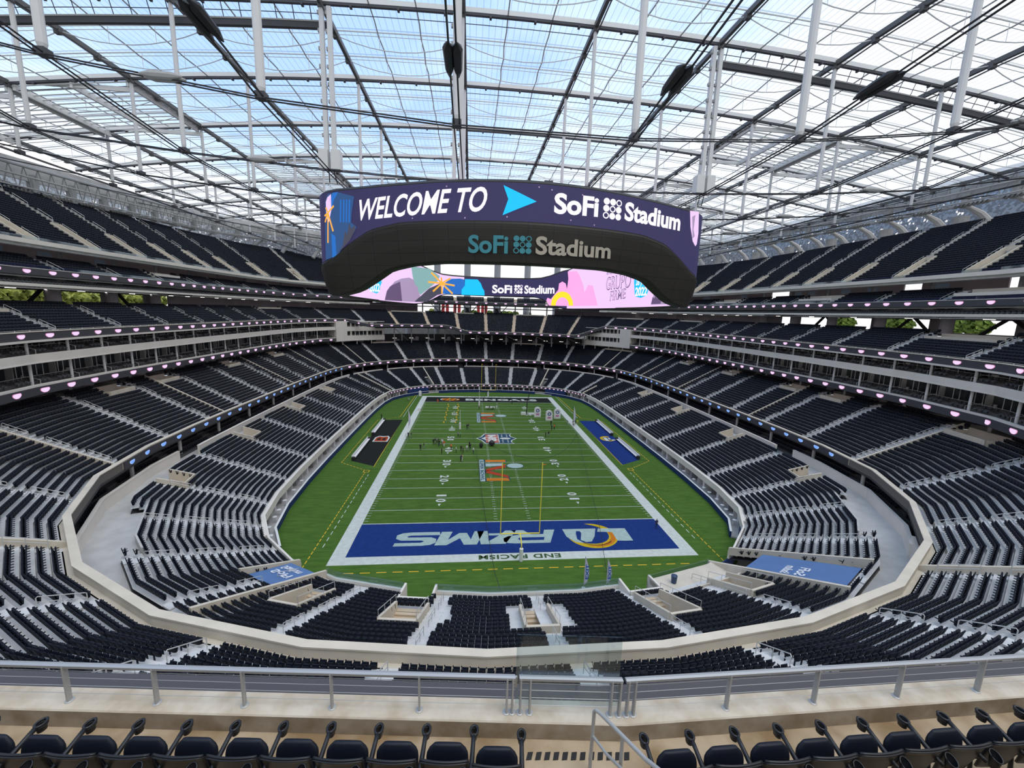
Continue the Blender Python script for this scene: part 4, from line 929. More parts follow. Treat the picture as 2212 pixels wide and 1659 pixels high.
def clip_add(mb, pts2, off, m, tris=None, st=1.2):
    """flat artwork in (u,z) wrapped round the board: triangles cut into narrow strips along u"""
    from mathutils.geometry import tessellate_polygon
    if tris is None: T = tessellate_polygon([[Vector((p[0], p[1], 0)) for p in pts2]])
    else: T = [(f[0], f[i], f[i+1]) for f in tris for i in range(1, len(f)-1)]
    for t in T:
        P = [tuple(pts2[i]) for i in t]; lo = min(p[0] for p in P); hi = max(p[0] for p in P)
        k = math.floor(lo/st)
        while k*st < hi:
            a, b = k*st, (k+1)*st; Q = P
            for lim, sg in ((a, 1), (b, -1)):
                R = []
                for i in range(len(Q)):
                    c, d = Q[i], Q[(i+1) % len(Q)]; ci, di = (c[0]-lim)*sg >= 0, (d[0]-lim)*sg >= 0
                    if ci: R.append(c)
                    if ci != di: f = (lim-c[0])/(d[0]-c[0]); R.append((lim, c[1]+(d[1]-c[1])*f))
                Q = R
                if not Q: break
            k += 1
            if len(Q) >= 3:
                V = [(*bat(u, off), z) for u, z in Q]; mb.add(V, [tuple(range(len(V)))], m)
OFF_O, OFF_I = .2, -2.86
def art(mb, pts, m, inner=False, lv=0): clip_add(mb, pts, (OFF_I-.03*lv) if inner else (OFF_O+.03*lv), m)
def wrap_text(mb, s, u0, u1, z0a, z0b, ha, hb, m, off, bold=.02, shear=0, st=1.0, space=1.0):
    """u0->u1 reading direction, baseline z0a..z0b, cap height ha..hb"""
    V, F = text_mesh(s, bold, shear, space); lo, hi = V.min(0), V.max(0); cap = .72
    t = (V[:, 0]-lo[0])/(hi[0]-lo[0]); z = (z0a+(z0b-z0a)*t)+V[:, 1]/cap*(ha+(hb-ha)*t)
    clip_add(mb, list(zip(u0+(u1-u0)*t, z)), off, m, tris=F, st=st)
def dots(mb, u0, u1, z0, z1, m, off, hol=((2, 2), (1, 1), (0, 0)), bg=None):
    for i in range(3):
        for j in range(3):
            cu, cz = u0+(u1-u0)*(i+.5)/3, z0+(z1-z0)*(j+.5)/3; r = abs(u1-u0)/6*.96; rz = (z1-z0)/6*.96
            ho = (i, j) in hol; n = 14
            O = [(cu+r*math.cos(2*PI*k/n), cz+rz*math.sin(2*PI*k/n)) for k in range(n)]
            if not ho: clip_add(mb, O, off, m)
            else:
                I = [(cu+r*.66*math.cos(2*PI*k/n), cz+rz*.66*math.sin(2*PI*k/n)) for k in range(n)]
                clip_add(mb, O+I, off, m, tris=[(k, (k+1) % n, n+(k+1) % n, n+k) for k in range(n)])
ART = {
'o_base': [(-31.15,49.52),(-30.54,50.42),(-28.65,50.58),(-25.58,49.74),(-26.08,47.79),(-26.29,46.31),(-25.33,45.64),(-25.63,45.12),(-29.11,41.73),(-31.61,41.21),(-31.5,45.06)],
'o_blue1': [(-30.07,49.73),(-29.39,50.53),(-28.42,50.5),(-29.3,49.46),(-29.85,48.0),(-29.98,48.66)],
'o_pink': [(-30.97,49.39),(-30.57,50.0),(-29.81,50.35),(-29.84,48.21),(-30.45,46.52),(-30.94,47.22)],
'o_st0': [(-28.12,49.49),(-27.87,49.47),(-28.07,46.39),(-28.34,46.41)],
'o_st1': [(-27.55,49.45),(-27.3,49.44),(-27.5,46.37),(-27.76,46.38)],
'o_st2': [(-27.05,49.42),(-26.8,49.4),(-26.99,46.35),(-27.25,46.36)],
'o_st3': [(-26.55,49.39),(-26.29,49.37),(-26.48,46.32),(-26.74,46.33)],
'o_blue2': [(-30.04,44.97),(-29.27,44.49),(-29.17,41.84),(-30.02,41.46)],
'o_star': [(-30.5,47.83),(-29.28,48.71),(-29.6,45.21),(-30.79,43.62),(-31.31,47.47),(-31.26,46.59),(-30.95,48.63)],
'o_circ': [(27.94,50.8),(30.39,51.02),(30.94,47.83),(30.78,46.12),(30.32,45.75),(29.42,46.43),(28.47,48.44)],
'o_seam': [(26.38,51.02),(26.46,46.79)],
'arrow': [(-3.56,50.33),(0.76,48.53),(-3.58,46.68),(-2.9,48.66)],
'welcome': [(-24.75,46.3),(-5.75,46.91),(-24.06,49.24),(-5.94,50.07)],
'sofi1': [(3.13,47.31),(9.55,47.48),(3.0,49.9),(10.34,47.32),(13.35,47.68),(10.12,50.03),(13.95,47.63),(25.91,47.62),(13.7,50.04)],
'sofi2': [(-8.03,41.93),(-2.7,42.03),(-8.06,44.2),(-2.07,41.99),(0.37,42.09),(-2.14,44.25),(0.82,42.0),(11.92,42.22),(0.73,44.3)],
'i_sofi': [(147.94,41.21),(139.72,41.44),(148.03,44.53),(138.98,41.29),(135.32,41.36),(139.09,44.56),(134.61,41.37),(122.73,41.71),(134.74,44.74)],
'i_blobL': [(233.8,39.33),(230.18,40.77),(220.17,44.32),(219.02,43.42),(219.67,41.69),(218.48,40.92),(220.65,39.78),(221.09,38.58),(224.7,37.83),(231.9,38.09)],
'i_2022L': [(232.86,38.11),(222.02,38.6),(232.61,40.15),(225.83,41.08),(222.34,41.33),(225.67,42.45)],
'i_arch': [(215.36,36.36),(212.67,38.24),(208.19,40.3),(201.99,42.21),(193.72,43.7),(184.61,44.75),(178.64,44.18),(176.63,38.77),(179.49,36.82)],
'i_archd': [(215.34,36.54),(212.6,38.97),(208.17,40.49),(195.39,42.67),(193.28,36.71)],
'i_teal': [(182.56,48.9),(173.35,48.42),(169.23,46.19),(170.28,44.24),(176.62,39.23),(178.33,41.91),(181.03,45.42)],
'i_dark': [(179.49,36.82),(176.63,38.77),(173.37,41.72),(169.22,43.61),(167.88,40.12),(170.27,39.54),(174.37,36.91)],
'i_star': [(168.53,43.74),(172.6,47.2),(168.69,45.75),(165.22,45.66),(163.54,43.23),(164.33,40.3),(168.41,40.1),(171.95,40.73),(173.75,43.88)],
'i_blue': [(168.14,40.11),(167.63,43.7),(165.06,45.52),(161.22,45.86),(159.5,45.62),(159.18,43.45),(160.58,40.23)],
'i_cyan': [(159.21,45.78),(154.06,45.9),(152.67,44.49),(152.09,43.04),(151.23,41.84),(151.09,40.21),(160.58,40.08),(160.6,41.93),(159.18,43.45)],
'i_navyends': [(159.18,42.97),(109.25,43.64)],
'i_splash': [(117.92,49.29),(110.04,49.04),(107.48,47.59),(103.13,43.78),(101.76,41.54),(98.83,43.76),(94.44,43.31),(92.07,40.75),(88.59,37.13),(124.7,37.17),(125.84,38.99),(125.37,39.97),(124.04,39.51),(121.45,42.92),(121.31,45.06),(120.06,45.78),(118.58,45.07),(117.79,43.18),(117.34,46.71)],
'i_arc': [(111.25,37.33),(112.28,39.22),(114.85,40.86),(117.86,41.95),(119.86,42.31),(121.52,41.91),(122.84,40.8),(123.69,39.14),(123.92,37.18),(122.16,37.23),(122.02,38.38),(121.53,39.36),(120.74,40.02),(119.74,40.26),(118.6,40.05),(117.45,39.42),(116.32,38.47),(115.66,37.34)],
'i_grupo': [(81.97,41.41),(63.16,41.2),(82.75,45.08),(77.96,38.39),(66.33,38.93),(78.55,41.14),(81.96,45.65),(63.56,45.0),(82.25,47.0)],
'i_blobR': [(60.45,44.71),(52.39,43.82),(50.9,42.73),(51.23,40.81),(52.39,38.9),(56.03,38.39),(59.98,38.88),(61.38,42.34)],
'i_blobT': [(60.24,43.78),(53.95,43.54),(59.78,41.78),(52.65,41.6),(59.58,39.02),(52.42,39.05)],
'i_archR': [(49.37,36.8),(48.26,38.74),(44.98,42.5),(41.11,40.2),(39.19,36.72)],
}
def star(mb, P, m, inner, wd):
    c = P[0]
    for p in P[1:]:
        du, dz = p[0]-c[0], p[1]-c[1]; L = math.hypot(du, dz) or 1; nu, nz = -dz/L*wd, du/L*wd
        art(mb, [(c[0]-nu, c[1]-nz), (p[0]-nu*1.1, p[1]-nz*1.1), (p[0]+nu*1.1, p[1]+nz*1.1), (c[0]+nu, c[1]+nz)], m, inner, 3)
mb = MB()
art(mb, ART['o_base'], DB); art(mb, ART['o_blue1'], BL, lv=1); art(mb, ART['o_pink'], MV, lv=1); art(mb, ART['o_blue2'], BL, lv=1)
for i in range(4): art(mb, ART['o_st%d' % i], BL, lv=1)
art(mb, [(-27.9, 43.2), (-27.4, 45.2), (-27, 44.6), (-26.6, 46.2), (-26.2, 45.4), (-25.6, 45.9), (-25.5, 45.3), (-26.6, 43.8), (-29, 42)], DK, lv=2)
star(mb, ART['o_star'], OR, False, .12)
art(mb, ART['o_circ'], MV); art(mb, [(28.6, 50), (29.4, 50.4), (29.3, 48.2), (29.8, 47.2), (29.2, 46.8), (28.9, 48.6)], GP, lv=1)
art(mb, [(26.36, 51), (26.4, 51), (26.45, 46.2), (26.41, 46.2)], DK, lv=1)
art(mb, ART['arrow'], CY_)
mb.build('screen_print', LM, osc)
mb = MB(); wrap_text(mb, 'WELCOME TO', -24.7, -5.6, 46.55, 47.2, 2.75, 3.0, WH, OFF_O, .018, .32, .7)
# brand word on the screen
wrap_text(mb, 'SoFi', 3.1, 9.5, 47.35, 47.5, 2.45, 2.4, WH, OFF_O, .035); dots(mb, 10.2, 13.3, 47.3, 50.0, WH, OFF_O); wrap_text(mb, 'Stadium', 13.9, 25.9, 47.6, 47.65, 2.35, 2.35, WH, OFF_O, .035)
for u, z in ((-11, 50.2), (-3, 46.5), (1, 50.3), (2.7, 50.1), (-8.5, 46.3), (7, 49.9), (5.5, 46.6), (-16, 46.4), (9, 46.3)): art(mb, [(u-.12, z), (u, z-.12), (u+.12, z), (u, z+.12)], GP)
mb.build('screen_lettering', LM, osc)
mb = MB(); tealm = mat('sign_teal', (.03, .24, .28), .5); tan = mat('sign_tan', (.42, .38, .30), .5); rimm = mat('sign_rim', (.30, .42, .42), .4)
def sgn(mb, s, u0, u1, z, h, m, b): wrap_text(mb, s, u0, u1, z, z, h, h, m, b, .025)
for (m, o_) in ((0, .20),): wrap_text(mb, 'SoFi', -8.0, -2.75, 42.0, 42.0, 2.2, 2.2, 0, .22, .03); dots(mb, -2.1, .33, 41.95, 44.25, 0, .22); mb.build('lettering', [tealm], vb); mb = MB(); wrap_text(mb, 'Stadium', .85, 11.9, 42.05, 42.2, 2.25, 2.0, 0, .22, .03)
mb.build('lettering', [tan], vb)
mb = MB()
for k, m, lv in (('i_arch', GP, 0), ('i_archd', DP, 1), ('i_teal', TE, 0), ('i_dark', DK, 1), ('i_blue', BL, 1), ('i_cyan', CY_, 2), ('i_splash', PK, 0), ('i_arc', YE, 1), ('i_blobR', CY_, 1), ('i_blobL', CY_, 1), ('i_archR', GP, 1)): art(mb, ART[k], m, True, lv)
art(mb, [(118, 49.2), (117.8, 43.3), (119, 40.4), (116.5, 38.4), (118.5, 37.3), (115, 37.2)][:4], NV, True, 1) if False else None
art(mb, [(49.3, 36.9), (48.6, 38.4), (47.5, 38.0), (46.5, 40.2), (45.6, 39.2), (44.6, 41), (43.4, 38.3), (43.5, 36.9)], DP, True, 2)
star(mb, ART['i_star'], OR, True, .28)
mb.build('screen_print', LM, isc)
mb = MB(); oi = OFF_I-.12
wrap_text(mb, 'SoFi', 147.9, 139.7, 41.3, 41.4, 2.9, 2.9, WH, oi, .035); dots(mb, 138.9, 135.3, 41.2, 44.5, WH, oi); wrap_text(mb, 'Stadium', 134.6, 122.8, 41.4, 41.6, 2.9, 2.9, WH, oi, .035)
wrap_text(mb, 'GRUPO', 82, 63.2, 41.4, 41.2, 3.5, 3.5, DP, oi, .02); wrap_text(mb, 'GRUPO', 81.7, 63.5, 41.5, 41.3, 3.3, 3.3, MV, oi-.05, -.012)
wrap_text(mb, 'FIRME', 78, 66.2, 38.3, 38.7, 2.6, 2.4, DP, oi, .02); wrap_text(mb, 'FIRME', 77.8, 66.4, 38.4, 38.8, 2.4, 2.2, MV, oi-.05, -.012)
wrap_text(mb, 'BIENVENIDOS', 82, 61.8, 45.6, 45.1, 1.3, 1.3, DP, oi, 0, 0, 1, 1.3)
wrap_text(mb, 'MAY', 59.5, 53.5, 43.5, 42.9, 1.3, 1.3, WH, oi, .03); wrap_text(mb, '28 y 29', 59.8, 52.8, 41.4, 41.2, 1.5, 1.5, WH, oi, .02); wrap_text(mb, '2022', 59.8, 52.3, 39.0, 38.9, 1.9, 1.8, WH, oi, .03)
wrap_text(mb, '28 y 29', 236, 221.8, 40.9, 41.1, 1.3, 1.3, WH, oi, .02); wrap_text(mb, '2022', 232.9, 221.6, 38.0, 38.5, 1.9, 1.9, WH, oi, .03)
mb.build('screen_lettering', LM, isc)

# ------------------------------------------------------------------ roof: translucent membrane on a grid of cables
def zr(x, y=0): return 73.8-.0008*x*x-(max(0, y-120)*.03)-(max(0, -y-10)*.05)
GX = [9.15+18.3*k for k in range(-6, 6)]; GX = [x-0 for x in GX]; GX = [-100.65, -82.35, -64.05, -45.75, -27.45, -9.15, 9.15, 27.45, 45.75, 64.05, 82.35, 100.65]
GY = [-54.9+18.3*k for k in range(0, 15)]
mem = bpy.data.materials.new('roof_membrane'); mem.use_nodes = True; nt = mem.node_tree; nt.nodes.clear()
tcn = N('ShaderNodeTexCoord'); sp = N('ShaderNodeSeparateXYZ'); LK(tcn.outputs['Object'], sp.inputs[0])
fx = MA('FRACT', MA('MULTIPLY', sp.outputs[0], 1/.915)); line = MA('LESS_THAN', fx, .085)
fy = MA('FRACT', MA('MULTIPLY', sp.outputs[1], 1/6.1)); pan = MA('LESS_THAN', fy, .04)
nz = N('ShaderNodeTexNoise'); nz.inputs['Scale'].default_value = .05; LK(tcn.outputs['Object'], nz.inputs['Vector'])
trn = N('ShaderNodeBsdfTransparent'); trn.inputs[0].default_value = (.95, .97, .98, 1)
tl = N('ShaderNodeBsdfTranslucent'); tl.inputs[0].default_value = (.95, .96, .97, 1)
df = N('ShaderNodeBsdfDiffuse'); df.inputs[0].default_value = (.36, .38, .40, 1)
m1 = N('ShaderNodeMixShader'); m1.inputs[0].default_value = .30; LK(trn.outputs[0], m1.inputs[1]); LK(tl.outputs[0], m1.inputs[2])
m2 = N('ShaderNodeMixShader'); LK(MA('MULTIPLY', MA('MAXIMUM', line, pan), .42), m2.inputs[0]); LK(m1.outputs[0], m2.inputs[1]); LK(df.outputs[0], m2.inputs[2])
oo = N('ShaderNodeOutputMaterial'); LK(m2.outputs[0], oo.inputs[0])
mb = MB(); nx, ny = 44, 30; X = np.linspace(-104, 104, nx+1); Y = np.linspace(-55, 203, ny+1)
V = [(x, y, zr(x, y)+.75) for y in Y for x in X]; F = [(j*(nx+1)+i, j*(nx+1)+i+1, (j+1)*(nx+1)+i+1, (j+1)*(nx+1)+i) for j in range(ny) for i in range(nx)]
mb.add(V, F); o = mb.build('ceiling', mem, None, True); tag(o, 'translucent white roof membrane with fine seams, blue sky showing through on the left', 'roof', kind='structure')
cabd = mat('roof_cable_dark', (.10, .10, .10), .5, .3); rwh = mat('roof_steel_white', (.72, .72, .70), .5); rgy = mat('roof_steel_grey', (.38, .38, .37), .5); rdk = mat('roof_steel_dark', (.06, .06, .07), .6)
for i, x in enumerate(GX):
    mb = MB(); P = [(x, y) for y in np.arange(-55, 203.1, 6.1)]
    mb.sweep([(x, y, zr(x, y), 1, 0) for x, y in P], [(-.24, -.35), (.24, -.35), (.24, .3), (-.24, .3)], 0)
    mb.tube([(x+.32, y, zr(x, y)-.75+.25*math.sin(y*PI/18.3)**2) for x, y in P], .1, 0, 5)
    for x_, y in P: mb.hexa([(x-.35, y-.3), (x+.35, y-.3), (x+.35, y+.3), (x-.35, y+.3)], zr(x, y)-.75, zr(x, y)-.2, 0)
    o = mb.build('roof_cable', [cabd]); tag(o, 'dark main roof cable running the length of the field, number %s from the left' % ['one', 'two', 'three', 'four', 'five', 'six', 'seven', 'eight', 'nine', 'ten', 'eleven', 'twelve'][i], 'roof cable', kind='structure')
ords = ['first', 'second', 'third', 'fourth', 'fifth', 'sixth', 'seventh', 'eighth', 'ninth', 'tenth', 'eleventh', 'twelfth', 'thirteenth', 'fourteenth', 'fifteenth']
for j, y in enumerate(GY):
    mb = MB(); P = [(x, y, zr(x, y), 0, 1) for x in np.arange(-104, 104.1, 6.5)]
    mb.sweep(P, [(-.2, -.3), (.2, -.3), (.2, 0), (-.2, 0)], 1); mb.sweep(P, [(-.24, 0), (.24, 0), (.24, .6), (-.24, .6)], 0)
    mb.tube([(p[0], y+.5, p[2]-1.0) for p in P], .05, 1, 5)
    for x in np.arange(-103, 103, 6.1): mb.box(x-.15, x+.15, y-.3, y+.3, zr(x, y)-.5, zr(x, y)-.2, 1)
    o = mb.build('roof_beam', [rwh, rdk]); tag(o, 'pale cross beam of the roof with a dark underside, %s row from the near end' % ords[j], 'roof beam', kind='structure')
mb = MB()
for j in range(len(GY)-1):
    for t in (1, 2):
        y = GY[j]+6.1*t
        mb.tube([(x, y, zr(x, y)+.35) for x in np.arange(-104, 104.1, 6.5)], .09, 0, 5)
        mb.tube([(x, y+.45, zr(x, y)+.1) for x in np.arange(-104, 104.1, 6.5)], .05, 0, 4)
        for i in range(len(GX)-1):
            a, b = GX[i], GX[i+1]; pts = []
            for k in range(9):
                f = k/8; x = a+(b-a)*f; pts.append((x, y+.2, zr(x, y)-.2-2.1*4*f*(1-f)*.85))
            mb.tube(pts, .065, 0, 5)
            for f in (1/3, 2/3): x = a+(b-a)*f; mb.tube([(x, y+.2, zr(x, y)+.3), (x, y+.2, zr(x, y)-.2-2.1*4*f*(1-f)*.85)], .04, 0, 4)
o = mb.build('roof_rods', [rwh]); tag(o, 'pale roof rods with sagging tie cables and short hangers between the main cables', 'roof rods', kind='structure')
mb = MB()
for i in range(len(GX)-1):
    for t in (1, 2):
        x = GX[i]+6.1*t; mb.tube([(x+.1*math.sin(y*.9), y, zr(x, y)+.05-.35*abs(math.sin(y*PI/18.3))) for y in np.arange(-55, 203, 3.05)], .095, 0, 5)
o = mb.build('roof_stringers', [rgy]); tag(o, 'thin grey stringers of the roof running the length of the field', 'roof stringers', kind='structure')
mb = MB()
def vent(x0, y0):
    for x in (x0+.6, x0+9.15, x0+17.7): mb.box(x-.2, x+.2, y0, y0+18.3, zr(x, y0)-1.2, zr(x, y0)-.2)
    for k in range(0, 13): y = y0+18.3*k/12; mb.tube([(x, y, zr(x, y)-.6) for x in np.linspace(x0, x0+18.3, 5)], .12, 0, 4)
    for y in (y0+.4, y0+17.9): mb.box(x0, x0+18.3, y-.15, y+.15, zr(x0+9, y)-1.0, zr(x0+9, y)-.3)
for a, b in ((-82.35, 18.3), (-100.65, 18.3), (-64.05, 73.2), (-64.05, 54.9), (45.75, 18.3), (64.05, 18.3), (45.75, 54.9), (27.45, 91.5), (-27.45, 128.1), (64.05, 73.2)): vent(a, b)
o = mb.build('roof_vents', [rwh]); tag(o, 'pale framed opening panels set into the roof grid', 'roof vents', kind='structure')
mb = MB()
for sg in (-1, 1):
    mb.sweep([(sg*x, 1.2, zr(x)-1.9, 0, 1) for x in np.arange(27, 104, 6)], [(-.25, -.5), (.25, -.5), (.25, .15), (-.25, .15)], 0); mb.sweep([(sg*x, 1.2, zr(x)-1.7, 0, 1) for x in np.arange(27, 104, 6)], [(-.32, 0), (.32, 0), (.32, .18), (-.32, .18)], 1)
    for x in np.arange(29, 103, 2.2): mb.tube([(sg*x, 1.2, zr(x)-2.1), (sg*x, .4, zr(x)-.1)], .06, 0, 4)
o = mb.build('rigging_beams', [rdk, rgy]); tag(o, 'dark rigging beams slung below the roof on both sides of the hoist masts', 'rigging beam', kind='structure')
# hanging struts on the lower cable net
def zl_(x, y): return 52.3+x*x*(.0016 if y < -9 else .0008)+max(0, -y-18.3)*.12
st_me = {}
strw = mat('strut_white', (.68, .68, .67), .5)
NODES = [(x, y) for y in [-18.3+18.3*k for k in range(10)] for x in GX[1:-1]]
for x, y in NODES:
    if abs(x) < 80 or y > -10:
        zt, zb_ = zr(x, y)-.4, zl_(x, y); fat = y < -9
        if y == 0 and abs(x) < 30 and abs(x) > 20: continue
        if y == 0 and x < 0 and abs(x) < 10: continue
        if 25 < y and abs(x) < 20: continue
        if y > 92 and abs(x) < 40: continue
        k = (round(zt-zb_, 1), fat)
        t = bpy.data.objects.new('hanging_strut', None) if False else None
        mb = MB(); r = .40 if fat else (.27 if y < 30 else .24)
        if k not in st_me:
            mb.lathe(0, 0, [(r*.7, .5), (r, .9), (r, zt-zb_-.8), (r*.7, zt-zb_)], 0, 10); mb.hexa([(-.45, -.45), (.45, -.45), (.45, .45), (-.45, .45)], -.1, .5, 1)
            me = bpy.data.meshes.new('hanging_strut'); me.from_pydata(mb.v, [], mb.f); me.materials.append(strw); me.materials.append(rdk); me.polygons.foreach_set('material_index', mb.m); me.update(); st_me[k] = me
        o = link('hanging_strut', st_me[k]); o.location = (x, y, zb_)
        tag(o, 'thick white strut hanging from the roof in the row nearest the camera' if fat else 'slim white strut hanging from a roof crossing down to the black cable net', 'strut', 'thick struts of the nearest row' if fat else 'slim hanging struts')
o = None
blk = mat('black_cable', (.015, .015, .017), .5)
mb = MB()
for x in GX[1:-1]:
    for off in (-.28, .28):
        P = [(x+off, y, zl_(x, y)) for y in [-50, -36.6]+[-18.3+18.3*k for k in range(10 if abs(x) > 40 else 6)]]; mb.tube(P, .085, 0, 5)
    if abs(x) < 60:
        y = -27.0
        for off in (-.35, .35): z = zl_(x, y)+.1; mb.tube([(x+off, y-2.0, z+.2), (x+off, y-1.3, z+.2), (x+off, y+1.1, z), (x+off, y+2.0, z-.1)], [.08, .42, .34, .08], 0, 8)
for y in [-18.3+18.3*k for k in range(10)]:
    for off in (-.28, .28):
        if y > 90: continue
        mb.tube([(-104, y+off, zr(104)-3)]+[(x, y+off, zl_(x, y)) for x in GX[1:-1] if abs(x) < 70 or y < 0]+[(104, y+off, zr(104)-3)], .075, 0, 5)
    for x in (-36, 55): 
        z = zl_(x, y)+.3
        if y < 80:
            for off in (-.3, .3): mb.tube([(x-1.8, y+off, z), (x-.8, y+off, z), (x+.9, y+off, z), (x+1.8, y+off, z)], [.1, .36, .34, .1], 1, 8)
o = mb.build('cable_net', [blk, rgy]); tag(o, 'paired black cables of the lower net with dark cast connectors', 'cable net', kind='structure')
# hoist masts
for x, lab in ((-27.0, 'left'), (27.2, 'right'), (-9.7, 'centre')):
    t = empty('hoist_mast', (x, 0, 52), 'tall pair of pale steel tubes above the %s of the video board front' % lab, 'mast')
    for k, dx in enumerate((-.45, .55)):
        mb = MB(); mb.hexa([(dx-.27, -.3), (dx+.27, -.3), (dx+.27, .3), (dx-.27, .3)], 1.0 if lab != 'centre' else -.4, zr(x)-52.5); p = mb.build('tube', strw, t)
        mb2 = MB()
        for z in np.arange(3, 20, 2.1): mb2.hexa([(dx-.5, -.2), (dx-.25, -.2), (dx-.25, .2), (dx-.5, .2)], z, z+.4)
        mb2.build('bracket', rgy, p)
    if lab != 'centre':
        for dx in (-.8, .8): mb = MB(); mb.hexa([(dx-.6, -.7), (dx+.6, -.7), (dx+.6, .7), (dx-.6, .7)], .9, 3.4); mb.build('winch_box', rwh, t)
        mb = MB(); mb.tube([(-.3, 0, 1), (-.4, .5, -.6)], .07, 0, 5); mb.tube([(.3, 0, 1), (.5, 1, -.6)], .07, 0, 5); mb.build('hoist_rope', blk, t)
t = empty('rigging_node', (6.6, 18.0, 58.2), 'small dark rigging plate with two thin rods hanging behind the centre of the video board', 'rigging'); mb = MB(); mb.hexa([(-.8, -.3), (.8, -.3), (.8, .3), (-.8, .3)], 0, .5); mb.build('plate', rdk, t); mb = MB(); mb.tube([(-.5, 0, 0), (-.5, 0, -9)], .09, 0, 6); mb.tube([(.5, 0, 0), (.5, 0, -9)], .14, 0, 6); mb.build('rod', strw, t)
# roof edge truss with lamps on both long sides
SIDE = {-1: lambda y: (-103.5, 56.2+.045*min(max(y-25, -40), 110)), 1: lambda y: (103.5, 61.3+.018*min(max(y-15, -40), 120))}
def edge(sg, y):
    x, z = SIDE[sg](y); k = max(0, y-95)/70; return x*(1-.62*k*k) if k < 1.2 else x*.1, y, z
lamp = None
dsh = mat('lamp_housing', (.30, .29, .27), .5); dlens = mat('lamp_lens', (.008, .008, .008), .25)
for sg in (-1, 1):
    sd = 'left' if sg < 0 else 'right'; ys = list(np.arange(-20, 165, 3.0)); mb = MB()
    E0 = [edge(sg, y) for y in ys]
    for dz, dd, r in ((0, 0, .35), (2.4, .6, .22), (4.6, -1.5, .3), (2.4, -2.4, .2), (0.1, -2.6, .16)):
        mb.tube([(x+sg*dd, y, z+dz) for x, y, z in E0], r, 0, 6)
    for i, (x, y, z) in enumerate(E0):
        mb.tube([(x, y, z), (x-sg*1.5, y, z+4.6)], .12, 0, 5); mb.tube([(x, y, z), (x-sg*2.6, y, z+.1)], .09, 0, 5); mb.tube([(x-sg*2.6, y, z+.1), (x-sg*2.4, y, z+1.3), ], .06, 0, 4)
        if i+1 < len(E0): a = E0[i+1]; mb.tube([(x-sg*1.5, y, z+4.6), (a[0], a[1], a[2])], .09, 0, 5); mb.tube([(x-sg*2.4, (y+a[1])/2, z+.1), (x-sg*2.4, (y+a[1])/2, z+1.3)], .05, 0, 4)
        if i % 3 == 0: mb.hexa([(x-sg*.8, y-.6), (x+sg*.6, y-.6), (x+sg*.6, y+.6), (x-sg*.8, y+.6)], z-.7, z+3.4, 0)
    mb.sweep([(x, y, z, sg, 0) for x, y, z in E0], [(-.2, 2.0), (.3, 2.0), (.8, 6.4), (.3, 6.4)], 1)
    o = mb.build('edge_truss', [rgy if sg < 0 else conc, conc]); tag(o, 'long steel truss with walkway under the %s edge of the roof' % sd, 'truss', kind='structure')
    # patterned metal skin and ribs between the top deck and the roof
    mb = MB(); n0 = len(E0); mb.add([(e[0]+sg*5, e[1], e[2]-7.5) for e in E0]+[(e[0]+sg*9, e[1], e[2]+8) for e in E0], [(i, i+1, n0+i+1, n0+i) for i in range(n0-1)])
    sk = bpy.data.materials.get('perforated_skin')
    if not sk:
        sk = bpy.data.materials.new('perforated_skin'); sk.use_nodes = True; nt = sk.node_tree; bs = nt.nodes['Principled BSDF']; bs.inputs['Roughness'].default_value = .5
        vo = N('ShaderNodeTexVoronoi'); vo.inputs['Scale'].default_value = 2.0; t_ = N('ShaderNodeTexCoord'); LK(t_.outputs['Object'], vo.inputs['Vector'])
        rp = N('ShaderNodeValToRGB'); rp.color_ramp.interpolation = 'CONSTANT'; rp.color_ramp.elements[0].color = (.27, .28, .30, 1); rp.color_ramp.elements[1].position = .55; rp.color_ramp.elements[1].color = (.46, .50, .55, 1); se = N('ShaderNodeSeparateColor'); LK(vo.outputs['Color'], se.inputs[0]); LK(se.outputs[0], rp.inputs[0]); LK(rp.outputs[0], bs.inputs['Base Color'])
        ml = N('ShaderNodeMixShader'); trr = N('ShaderNodeBsdfTransparent'); LK(MA('GREATER_THAN', se.outputs[0], .97), ml.inputs[0]); LK(bs.outputs[0], ml.inputs[1]); LK(trr.outputs[0], ml.inputs[2]); LK(ml.outputs[0], nt.nodes['Material Output'].inputs[0])
    o = mb.build('wall_%s' % sd, sk); tag(o, 'perforated triangular patterned metal skin behind the top of the %s stand' % sd, 'wall', kind='structure')
    mb = MB()
    for i in range(0, n0, 3): x, y, z = E0[i]; mb.tube([(x+sg*4.6, y-3, z-5.5), (x+sg*3, y-1, z-2.0), (x+sg*1, y+1, z+.2)], [.9, .7, .4], 0, 8); mb.lathe(x+sg*4.3, y+4, [(1.5, z-7), (1.5, z-1.5)], 0, 12) if i % 6 == 3 and sg > 0 else None
    o = mb.build('edge_ribs', [rgy if sg < 0 else conc]); tag(o, 'big curved grey ribs holding the %s roof edge' % sd, 'ribs', kind='structure')
    cnt = 0
    for b in range(0, 10):
        for k in range(8):
            y = 8+b*9.0+k*.85+(0 if sg < 0 else -6); x, yy, z = edge(sg, y)
            if lamp is None:
                lamp = empty('floodlight', (x, y, z), 'lamp', 'floodlight'); m_ = MB(); m_.lathe(0, 0, [(.2, -.25), (.36, -.1), (.38, .35)], 0, 10); h = m_.build('housing', dsh, lamp); m_ = MB(); m_.lathe(0, 0, [(.33, .3), (.34, .37)], 0, 10); m_.build('lens', dlens, lamp); L_ = lamp
            else: L_ = copy_tree(lamp)
            L_.location = (x-sg*1.2, y, z-.45); L_.rotation_euler = (0, math.radians(-62 if sg > 0 else 62), math.radians(-25 if sg > 0 else 25)); L_['label'] = 'round black switched-off floodlight under the %s roof edge truss' % sd; L_['group'] = 'floodlights under the %s roof edge' % sd; L_['category'] = 'floodlight'
